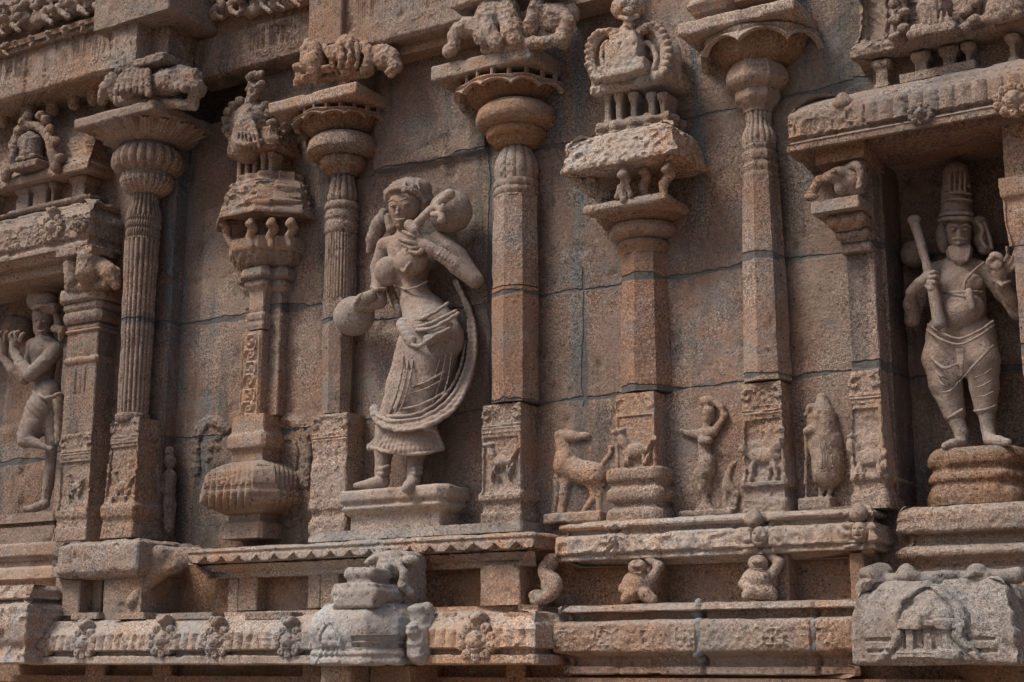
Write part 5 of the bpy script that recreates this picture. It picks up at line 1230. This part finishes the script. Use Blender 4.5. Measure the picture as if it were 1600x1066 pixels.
# necklaces, waist bands
C.curve([(612, 380, -.18), (624, 396, -.215), (636, 402, -.23), (655, 392, -.21), (664, 378, -.16)], 2.4, 2.4, k=.003, n=24)
C.curve([(622, 392, -.2), (626, 412, -.23), (632, 424, -.235), (640, 412, -.25)], 3.2, 2.6, k=.004)
C.curve([(622, 447, -.17), (634, 452, -.2), (652, 448, -.205), (668, 440, -.17)], 1.8, 1.8, k=.003)
C.mesh('body', M_fig, la_, wz=.0016)
C = clay(575, 765, 430, 720, -.36, .04, .0042)
bands = ([(628, 499, -.19), (650, 500, -.222), (676, 490, -.235), (700, 474, -.20)], [(630, 508, -.19), (652, 511, -.232), (680, 502, -.25), (712, 486, -.21)], [(650, 516, -.235), (676, 512, -.258), (700, 500, -.245), (716, 490, -.21)], [(624, 530, -.18), (640, 538, -.23), (657, 540, -.25), (680, 524, -.26), (703, 513, -.24)])
for b_ in bands: C.curve(b_, 2.6, 2.6, k=.003, n=24)
C.curve([(628, 507, -.19), (636, 522, -.215), (645, 534, -.225)], 8, 6, k=.012).curve([(700, 507, -.20), (690, 518, -.222), (668, 532, -.228)], 6, 6, k=.012)
for k, x in enumerate((632, 640, 647)): C.curve([(x, 540, -.215), (x-4, 580, -.235), (x-12, 615, -.235), (x-24, 648, -.2)], 1.7, 1.7, k=.003)
# hanging scarf: flat ribbon with a rim
path = [(586, 640, -.13), (592, 655, -.16), (618, 666, -.2), (655, 664, -.21), (688, 650, -.19), (714, 626, -.15), (732, 590, -.09), (740, 548, -.05), (739, 510, -.03), (729, 476, -.02), (712, 440, -.02)]
C.curve(path, 8, 5, k=.006, n=60)
C.curve([(x+(2 if x > 700 else 0), y+(5 if y > 600 else 0), Y-.02) for x, y, Y in path], 4.5, 2.5, k=.004, n=60)
C.curve([(x-7, y-8, Y-.012) for x, y, Y in path[1:9]], 3.5, 3, k=.004, n=50)
C.curve([(x-13, y-15, Y-.008) for x, y, Y in path[2:8]], 2.6, 2, k=.003, n=40)
# woven bands round the skirt
for y0, rr in ((596, 2.2), (606, 1.6), (628, 2.2)):
    C.curve([(604, y0+6, -.145), (622, y0+10, -.198), (645, y0+8, -.216), (672, y0-2, -.206), (696, y0-16, -.162)], rr*.9, rr*.9, k=.003, n=30)
for k in range(6): C.curve([(706-k*9, 550+k*4, -.177-.006*k), (700-k*11, 592, -.176-.005*k), (688-k*12, 632, -.168-.005*k)], 1.2, 1.2, k=.003, n=12)
C.curve([(608, 448, -.06), (617, 470, -.06), (624, 492, -.08)], 5, 5)
# pleated hem
for k in range(17):
    t = k/16; x = 578+112*t; C.limb([(604+74*t, 672, -.13-.05*math.sin(math.pi*t), 6), (x, 700+5*math.sin(math.pi*t), -.12-.08*math.sin(math.pi*t), 5.2)], .004)
C.curve([(576, 697, -.12), (600, 705, -.18), (640, 710, -.2), (670, 707, -.18), (692, 701, -.12)], 2.6, 2.6, k=.003)
C.mesh('skirt_sash', M_fig, la_, wz=.0016, orn=lambda V: .001*np.sin(V[:, 2]*260)+leafy(V[:, 0], V[:, 2], .0014, 75))
C = clay(570, 700, 265, 410, -.36, .02, .0042)
C.blob(639, 299, -.165, 34, 21, 27, k=.01).blob(668, 312, -.14, 11, 12, 12, k=.008).blob(606, 306, -.16, 6, 13, 8, k=.008)
C.curve([(604, 305, -.19), (612, 297, -.235), (628, 293, -.262), (645, 296, -.25), (658, 306, -.215), (668, 321, -.17)], 3.4, 3.4, k=.003)
C.curve([(662, 320, -.16), (663, 335, -.15), (655, 350, -.14)], 5, 4)
C.limb([(600, 333, -.08, 8), (592, 352, -.1, 13), (584, 374, -.1, 12), (578, 392, -.1, 6)], .006).limb([(607, 340, -.13, 7), (612, 358, -.13, 9)], .01)
for k in range(12):
    t = k/11; C.blob(606+58*t, 303-10*math.sin(math.pi*t)+12*t*t, -.20-.065*math.sin(math.pi*min(1, t*1.05)), 3, 3.2, 3, k=.002)
C.curve([(634, 279, -.19), (632, 288, -.245), (631, 296, -.262)], 3, 2.6, k=.003).blob(631, 298, -.268, 4, 4.5, 3, k=.002)
for q in (613, 622, 645, 656): C.curve([(q*.4+636*.6, 282, -.185), (q*.8+636*.2, 288, -.22), (q, 295, -.235)], 1.6, 1.6, k=.002)
C.mesh('hair', M_fig, la_, wz=.0016, orn=lambda V: .0014*np.sin(V[:, 0]*300+V[:, 2]*120))
C = clay(515, 745, 290, 535, -.36, .02, .0042)
C.limb([(645, 356, -.255, 7), (672, 330, -.25, 7.5), (700, 306, -.245, 8)], .004).blob(702, 304, -.245, 9, 9, k=.004).limb([(640, 352, -.26, 9), (648, 360, -.26, 9)], .004)
C.curve([(680, 322, -.26), (690, 328, -.265), (692, 322, -.265)], 4, 3).curve([(676, 336, -.26), (688, 335, -.265), (692, 342, -.265), (687, 345, -.265)], 4, 3)
C.mesh('zither_neck', M_fig, la_, wz=.0012)
C = clay(660, 750, 285, 375, -.34, .04, .0042); C.blob(704, 331, -.13, 31, 34, 32); C.mesh('gourd', M_fig, la_, wz=.001)
C = clay(510, 600, 440, 540, -.36, .02, .0042); C.blob(553, 494, -.14, 29, 31, 30).limb([(560, 476, -.2, 10), (572, 466, -.19, 9), (580, 462, -.18, 9)], .008)
C.mesh('gourd', stone('blue grey gourd granite', (.25, .215, .19), (.28, .24, .21), cool=(.20, .23, .25), cool_amt=.9, warm_amt=.2, dark_amt=.1, speck=.3, bump=.6), la_, wz=.001)

# ---- bearded sage in the right niche
sg = thing('statue', 'statue of a crowned bearded sage holding a long staff in the dark right niche', 'statue', at(1515, 700, .05))
C = clay(1405, 1615, 335, 705, -.16, .34, .0045); Y = .10
C.limb([(1498, 358, Y-.02, 20), (1500, 380, Y-.02, 16)], .012).limb([(1500, 395, Y+.02, 13), (1500, 415, Y, 15)], .012)
C.limb([(1462, 424, Y, 15), (1500, 420, Y, 22), (1540, 424, Y, 15)], .02).limb([(1500, 440, Y, 36), (1502, 470, Y, 36), (1502, 500, Y, 38)], .02)
C.blob(1482, 442, Y-.07, 16, 14, 9, k=.015).blob(1518, 442, Y-.07, 16, 14, 9, k=.015).blob(1503, 484, Y-.06, 30, 27, 24, k=.02).blob(1500, 490, Y-.125, 3, 3, 3, k=.004, cut=True)
C.blob(1499, 366, Y-.095, 4, 9, 6, k=.006)
for px in (1489, 1508): C.blob(px, 359, Y-.082, 7, 4, 5, k=.005, cut=True); C.blob(px, 359, Y-.07, 4.5, 2.6, 4, k=.002)
C.limb([(1482, 353, Y-.075, 2), (1490, 351, Y-.086, 2.2), (1496, 354, Y-.085, 2)], .003).limb([(1502, 354, Y-.085, 2), (1509, 351, Y-.085, 2.2), (1516, 354, Y-.07, 2)], .003)
C.limb([(1491, 378, Y-.088, 2.2), (1498, 380, Y-.095, 2.8), (1507, 377, Y-.088, 2.2)], .003)
# legs, feet
C.limb([(1488, 640, Y, 16), (1502, 676, Y, 10), (1503, 688, Y, 10)], .01).limb([(1540, 630, Y, 16), (1544, 672, Y, 10), (1546, 684, Y-.02, 11)], .01)
C.limb([(1503, 692, Y-.02, 9), (1488, 695, Y-.08, 8), (1477, 697, Y-.11, 6)], .008).limb([(1547, 688, Y-.03, 10), (1562, 690, Y-.08, 9), (1575, 691, Y-.11, 6)], .008)
# arms
C.limb([(1458, 426, Y, 15), (1438, 465, Y+.02, 13), (1426, 500, Y, 12), (1423, 475, Y-.04, 11), (1424, 458, Y-.08, 9)], .012).limb([(1424, 456, Y-.09, 9), (1438, 442, Y-.115, 10), (1449, 434, Y-.125, 10)], .008)
fingers(C, [(1449, 430, Y-.13), (1452, 435, Y-.135), (1452, 441, Y-.13), (1448, 447, Y-.125)], [[(1458, 425, Y-.145), (1465, 427, Y-.12)], [(1460, 432, Y-.155), (1467, 434, Y-.125)], [(1460, 441, Y-.15), (1464, 443, Y-.12)], [(1454, 452, Y-.145), (1460, 455, Y-.12)]], 3.6, 3)
C.limb([(1544, 428, Y, 15), (1568, 458, Y, 13), (1590, 488, Y-.01, 12), (1578, 466, Y-.05, 11), (1566, 446, Y-.09, 8.5)], .012).limb([(1565, 442, Y-.1, 9), (1562, 425, Y-.11, 12), (1558, 412, Y-.11, 11)], .008)
C.limb([(1552, 436, Y-.1, 3), (1566, 446, Y-.13, 3), (1578, 440, Y-.1, 3)], .003)
fingers(C, [(1568, 414, Y-.115), (1573, 419, Y-.11), (1576, 424, Y-.105)], [[(1574, 400, Y-.12), (1573, 387, Y-.13)], [(1582, 405, Y-.115), (1585, 391, Y-.125)], [(1588, 412, Y-.11), (1592, 399, Y-.12)]], 4, 2.8)
C.curve([(1552, 408, Y-.12), (1550, 400, Y-.14), (1558, 398, Y-.15), (1566, 404, Y-.145)], 4, 3.4, k=.004)
C.curve([(1548, 422, Y-.12), (1545, 410, Y-.14), (1551, 401, Y-.15)], 4, 3.4, k=.004)
C.blob(1557, 413, Y-.14, 9, 9, 4, k=.004)
# cord across the chest, belly band
C.curve([(1538, 410, Y-.07), (1520, 425, Y-.1), (1508, 440, Y-.11), (1506, 452, Y-.115)], 1.8, 1.8, k=.003).curve([(1466, 455, Y-.07), (1490, 457, Y-.11), (1512, 456, Y-.115), (1536, 456, Y-.075)], 1.6, 1.6, k=.003)
C.curve([(1514, 456, Y-.12), (1516, 468, Y-.125), (1520, 482, Y-.12)], 5, 4, k=.004)
C.mesh('body', M_fig, sg, wz=.0016)
C = clay(1435, 1565, 495, 655, -.16, .34, .0045)
C.limb([(1478, 525, Y, 30), (1470, 560, Y-.01, 28), (1478, 600, Y-.01, 25), (1491, 645, Y, 18)], .015).limb([(1526, 525, Y, 30), (1534, 565, Y-.01, 28), (1538, 605, Y, 22), (1540, 636, Y, 18)], .015).limb([(1480, 518, Y, 30), (1520, 518, Y, 30)], .02)
C.blob(1501, 560, Y-.03, 18, 30, 14, k=.02)
for b_ in ([(1448, 515, Y-.06), (1470, 530, Y-.12), (1500, 538, Y-.125), (1530, 525, Y-.125), (1553, 508, Y-.07)], [(1450, 507, Y-.06), (1475, 522, Y-.12), (1500, 529, Y-.125), (1528, 518, Y-.125), (1552, 502, Y-.07)], [(1470, 613, Y-.09), (1485, 610, Y-.1), (1500, 595, Y-.11), (1525, 568, Y-.12), (1552, 540, Y-.08)], [(1482, 653, Y-.06), (1492, 648, Y-.085), (1504, 640, Y-.07)], [(1522, 642, Y-.06), (1540, 640, Y-.085), (1556, 634, Y-.05)], [(1456, 560, Y-.08), (1475, 575, Y-.115), (1495, 570, Y-.11)]): C.curve(b_, 2.4, 2.4, k=.003)
for k in range(5): C.curve([(1500+k*3-6, 545, Y-.10), (1501+k*2-4, 565, Y-.105), (1500+k*1.5-3, 588, Y-.09)], 1.8, 1.4, k=.003)
for (xa, ya, xb, yb) in ((1462, 580, 1480, 592), (1466, 594, 1484, 606), (1524, 590, 1550, 576), (1524, 606, 1550, 594), (1528, 620, 1552, 612)): C.curve([(xa, ya, Y-.08), ((xa+xb)/2, (ya+yb)/2+2, Y-.105), (xb, yb, Y-.08)], 1.6, 1.6, k=.003)
C.mesh('loincloth', M_fig, sg, wz=.0016)
C = clay(1460, 1560, 258, 425, -.16, .34, .0045)
C.limb([(1494, 330, Y+.01, 24), (1494, 300, Y+.02, 22), (1494, 272, Y+.03, 20)], .006)
for k, y in enumerate((342, 334, 312, 302, 290)): C.curve([(1468+k*1.5, y+3, Y-.03+k*.005), (1480, y, Y-.075+k*.012), (1496, y-1, Y-.09+k*.014), (1512, y, Y-.075+k*.012), (1521-k*1.5, y+2, Y-.03)], 3.4 if k < 2 else 2, None, k=.003)
for x in (1484, 1492, 1500, 1508): C.limb([(x, 298, Y-.05, 2.4), (x, 270, Y-.035, 2)], .003)
C.blob(1499, 394, Y-.045, 18, 17, 13, k=.012)
for k in range(9): C.curve([(1483+k*4, 386, Y-.08+.003*abs(k-4)), (1485+k*3.6, 396, Y-.09+.003*abs(k-4)), (1489+k*2.7, 406, Y-.085), (1492+k*2, 416-abs(k-4)*2.4, Y-.07)], 2.6, 1.8, k=.003)
C.curve([(1488, 374, Y-.092), (1493, 373, Y-.1), (1498, 372, Y-.104)], 1.6, 1.8, k=.003).curve([(1498, 372, Y-.104), (1504, 373, Y-.1), (1510, 375, Y-.088)], 1.8, 1.4, k=.003)
C.blob(1530, 352, Y+.02, 11, 15, 9, k=.008).blob(1534, 374, Y+.02, 11, 19, 8, k=.008).blob(1541, 390, Y+.0, 11, 8, 9, k=.006).blob(1474, 372, Y+.02, 9, 26, 9, k=.006)
C.curve([(1526, 345, Y-.03), (1535, 358, Y-.035), (1533, 374, Y-.035), (1541, 388, Y-.035)], 3, 3, k=.003).curve([(1538, 350, Y-.02), (1546, 370, Y-.02), (1550, 388, Y-.02)], 3, 3, k=.003)
C.mesh('crown_beard', M_fig, sg, wz=.0016, orn=lambda V: leafy(V[:, 0], V[:, 2], .0022, 60, w3=V[:, 1])*(V[:, 2] > Z_(1498, 350, 0)))
C = clay(1405, 1485, 335, 525, -.16, .25, .0045); C.limb([(1428, 346, Y-.10, 8), (1440, 385, Y-.115, 7), (1456, 445, Y-.13, 8), (1468, 505, Y-.12, 11)], .006).blob(1428, 343, Y-.1, 9, 6)
C.mesh('staff', M_fig, sg, wz=.001)
C = clay(1405, 1460, 370, 425, .0, .36, .0055); C.blob(1430, 397, .17, 20, 22); C.mesh('gourd', M_fig, sg, wz=.001)

# ---- flute player on the left
fp = thing('statue', 'statue of a flute player with crossed legs in the shaded far left niche', 'statue', at(60, 800, -.02))
C = clay(-25, 112, 480, 805, -.24, .18, .0055); Y = -.02
C.limb([(68, 495, Y-.01, 18), (66, 515, Y-.015, 14), (65, 523, Y-.02, 9)], .012).limb([(72, 520, Y+.02, 11), (74, 538, Y+.02, 12)], .01)
C.blob(61, 508, Y-.075, 3.5, 8, 5, k=.006).limb([(58, 517, Y-.07, 2.2), (64, 518, Y-.075, 2.4), (70, 516, Y-.06, 2)], .003)
for px in (56, 70): C.blob(px, 502, Y-.07, 5, 3.5, 5, k=.004, cut=True); C.blob(px, 502, Y-.055, 3.5, 2.2, 4, k=.002)
C.limb([(52, 540, Y, 12), (70, 540, Y, 17), (88, 546, Y, 12)], .015).limb([(68, 552, Y, 21), (68, 575, Y, 17), (68, 592, Y, 14), (74, 618, Y, 20), (74, 640, Y, 24)], .018)
C.limb([(88, 548, Y, 13), (68, 568, Y-.06, 12), (48, 586, Y-.09, 11), (32, 568, Y-.10, 9), (22, 548, Y-.1, 7.5)], .008).limb([(22, 545, Y-.1, 8), (24, 535, Y-.1, 9)], .006)
C.limb([(52, 545, Y, 11), (45, 575, Y, 10), (38, 592, Y, 9), (20, 578, Y-.03, 8), (6, 560, Y-.05, 7)], .008).limb([(6, 556, Y-.05, 7), (5, 538, Y-.06, 9)], .006)
fingers(C, [(20, 532, Y-.12), (26, 530, Y-.125), (31, 532, Y-.12)], [[(16, 524, Y-.13), (22, 519, Y-.125)], [(24, 521, Y-.135), (30, 518, Y-.125)], [(34, 524, Y-.13), (38, 521, Y-.12)]], 3.6, 3)
fingers(C, [(2, 533, Y-.08), (8, 531, Y-.08)], [[(-2, 524, Y-.09), (3, 519, Y-.085)], [(8, 522, Y-.09), (13, 519, Y-.085)]], 3.6, 3)
C.limb([(80, 640, Y, 20), (84, 690, Y, 12), (80, 735, Y, 10), (72, 775, Y, 7.5), (70, 785, Y, 8)], .01).limb([(70, 788, Y-.01, 8), (56, 793, Y-.03, 7), (40, 796, Y-.04, 5)], .006)
C.limb([(66, 640, Y, 22), (54, 665, Y-.06, 17), (40, 688, Y-.09, 12), (60, 694, Y-.08, 7), (80, 702, Y-.07, 5)], .012)
C.mesh('body', M_fig, fp, wz=.002)
C = clay(28, 112, 425, 545, -.24, .18, .0055)
C.limb([(60, 486, Y-.03, 9), (84, 482, Y-.03, 9)], .006).limb([(60, 470, Y, 18), (66, 450, Y+.03, 20), (82, 448, Y+.04, 18)], .02).blob(70, 470, Y, 20, 14)
C.curve([(52, 482, Y-.07), (66, 478, Y-.09), (84, 480, Y-.06)], 3, 3).limb([(88, 490, Y, 7), (92, 510, Y, 6)], .006).limb([(86, 514, Y-.03, 7), (98, 516, Y-.03, 8), (96, 530, Y-.02, 5)], .006)
C.mesh('headdress', M_fig, fp, wz=.003)
C = clay(-5, 70, 485, 555, -.16, .18, .006); C.blob(30, 514, .06, 24, 20).blob(22, 505, .05, 12, 14); C.mesh('flute_end', M_gloom, fp, wz=.003)
C = clay(25, 110, 600, 710, -.24, .18, .0055); C.limb([(76, 615, Y, 22), (68, 640, Y-.02, 26), (52, 668, Y-.05, 20), (42, 680, Y-.06, 15)], .012).curve([(52, 612, Y-.06), (72, 622, Y-.09), (92, 616, Y-.05)], 3, 3, k=.003).limb([(92, 620, Y-.02, 8), (92, 690, Y-.02, 7)], .01)
C.mesh('loincloth', M_fig, fp, wz=.002, orn=lambda V: .002*np.sin(V[:, 0]*140+V[:, 2]*160))

# ---- low reliefs on the wall
def relief(nm, lab, cat, base, bx, fn, mat=M_cap, wz=.0025, h=.0045):
    C = clay(*bx, h); fn(C); t = thing(nm, lab, cat, base); C.mesh('relief', mat, t, wz=wz, orn=lambda V: vn(V, 30, 3)*.003+vn(V, 75, 5)*.0015); return t
def deer(C):
    Y = .008
    C.limb([(886, 728, Y, 21), (908, 738, Y, 18), (930, 742, Y, 20)], .012).limb([(884, 715, Y, 17), (880, 695, Y, 12), (879, 684, Y, 10)], .012)
    C.limb([(874, 681, Y-.01, 8), (896, 682, Y-.01, 8), (918, 682, Y-.01, 5)], .008).limb([(872, 676, Y, 4), (885, 672, Y, 3), (896, 674, Y, 2.5)], .004)
    C.limb([(874, 745, Y, 10), (870, 775, Y, 6), (866, 800, Y, 5)], .008).limb([(886, 748, Y-.01, 9), (881, 775, Y-.01, 6), (878, 800, Y-.01, 6)], .008).limb([(938, 745, Y, 12), (939, 770, Y, 7), (937, 800, Y, 5.5)], .008)
    C.limb([(926, 755, Y, 11), (929, 778, Y, 6), (914, 797, Y, 5)], .008).limb([(941, 728, Y, 4), (954, 708, Y-.01, 4), (955, 700, Y-.01, 5)], .006)
    C.slab(at(902, 810, 0)+[0, -.0, 0], (.13, .05, .02), rd=.006)
relief('animal_relief', 'relief of a standing deer looking back, between two pilaster bases', 'relief', at(900, 815, 0), (855, 965, 660, 825, -.14, .04), deer)
def woman(C):
    Y = -.012
    C.limb([(1108, 645, Y, 11), (1107, 654, Y, 9)], .006).blob(1105, 627, Y, 12, 9).limb([(1105, 662, Y, 6), (1104, 674, Y, 8)], .006)
    C.limb([(1090, 678, Y, 8), (1112, 676, Y, 9)], .01).limb([(1101, 684, Y, 12), (1101, 702, Y, 9), (1104, 722, Y, 15), (1103, 735, Y, 15)], .012)
    C.limb([(1114, 676, Y, 7), (1124, 664, Y, 6.5), (1132, 650, Y, 6), (1128, 636, Y, 5.5), (1115, 628, Y, 5.5)], .006).limb([(1088, 678, Y, 7), (1076, 677, Y, 5), (1066, 673, Y, 4.5)], .006)
    C.limb([(1098, 738, Y, 13), (1099, 762, Y, 8), (1105, 792, Y, 5.5), (1112, 797, Y, 5)], .008).limb([(1108, 735, Y+.01, 11), (1104, 765, Y+.01, 8), (1098, 792, Y+.01, 5), (1090, 798, Y, 4.5)], .008)
    C.blob(1097, 688, Y-.03, 6, 6, 5, k=.006).blob(1107, 688, Y-.03, 6, 6, 5, k=.006)
    C.curve([(1137, 798, Y+.015), (1135, 765, Y+.01), (1140, 735, Y+.01), (1150, 722, Y+.015)], 8, 3).limb([(1140, 760, Y+.012, 7), (1150, 775, Y+.012, 7), (1146, 795, Y+.01, 8)], .01)
    C.slab(at(1110, 803, 0), (.11, .05, .012), rd=.006)
relief('figure_relief', 'relief of a standing woman with one arm raised over her head', 'relief', at(1105, 805, 0), (1055, 1165, 610, 815, -.14, .04), woman)
def elder(C):
    Y = -.01
    C.limb([(1284, 622, Y, 9), (1287, 650, Y, 19), (1290, 690, Y, 24), (1294, 728, Y, 27)], .015).limb([(1268, 640, Y-.01, 10), (1266, 652, Y-.01, 9)], .008).limb([(1276, 660, Y-.01, 14), (1272, 700, Y, 16)], .012)
    C.limb([(1294, 734, Y, 26), (1294, 739, Y, 26)], .006)
    C.limb([(1280, 676, Y-.03, 8), (1268, 672, Y-.04, 7), (1261, 674, Y-.04, 7)], .008).limb([(1259, 676, Y-.04, 4), (1259, 780, Y-.03, 3.6)], .003).limb([(1286, 742, Y, 7), (1284, 765, Y, 5), (1282, 780, Y, 5)], .006).limb([(1302, 742, Y, 7), (1298, 765, Y, 5), (1294, 780, Y-.01, 6)], .006)
    C.slab(at(1281, 789, -.02), (.065, .06, .026), rd=.01)
    C.blob(1258, 648, Y-.03, 3, 4, 4, k=.003)
    C.curve([(1274, 632, Y-.03), (1277, 645, Y-.045), (1275, 660, Y-.045), (1280, 680, Y-.05)], 1.8, 1.8, k=.006)
    for q in (1284, 1292, 1300): C.curve([(q-4, 690, Y-.07), (q, 712, Y-.075), (q, 734, Y-.075)], 1.8, 1.8, k=.003)
    C.blob(1264, 645, Y-.035, 2, 2, 3, k=.002, cut=True)
relief('figure_relief', 'relief of a hooded elder leaning on a staff', 'relief', at(1285, 800, 0), (1245, 1335, 600, 812, -.18, .04), elder)
def attend(C):
    Y = -.068
    C.blob(265, 722, Y, 9, 12).blob(265, 706, Y, 7, 8).limb([(265, 745, Y, 12), (265, 765, Y, 9), (265, 790, Y, 10), (264, 828, Y, 9)], .01).limb([(255, 748, Y, 5), (252, 765, Y-.01, 5), (262, 770, Y-.02, 5)], .006)
relief('figure_relief', 'small worn attendant relief in shadow on the right side of the great column base', 'relief', at(265, 840, -.12), (240, 290, 690, 842, -.16, -.03), attend, M_wall)
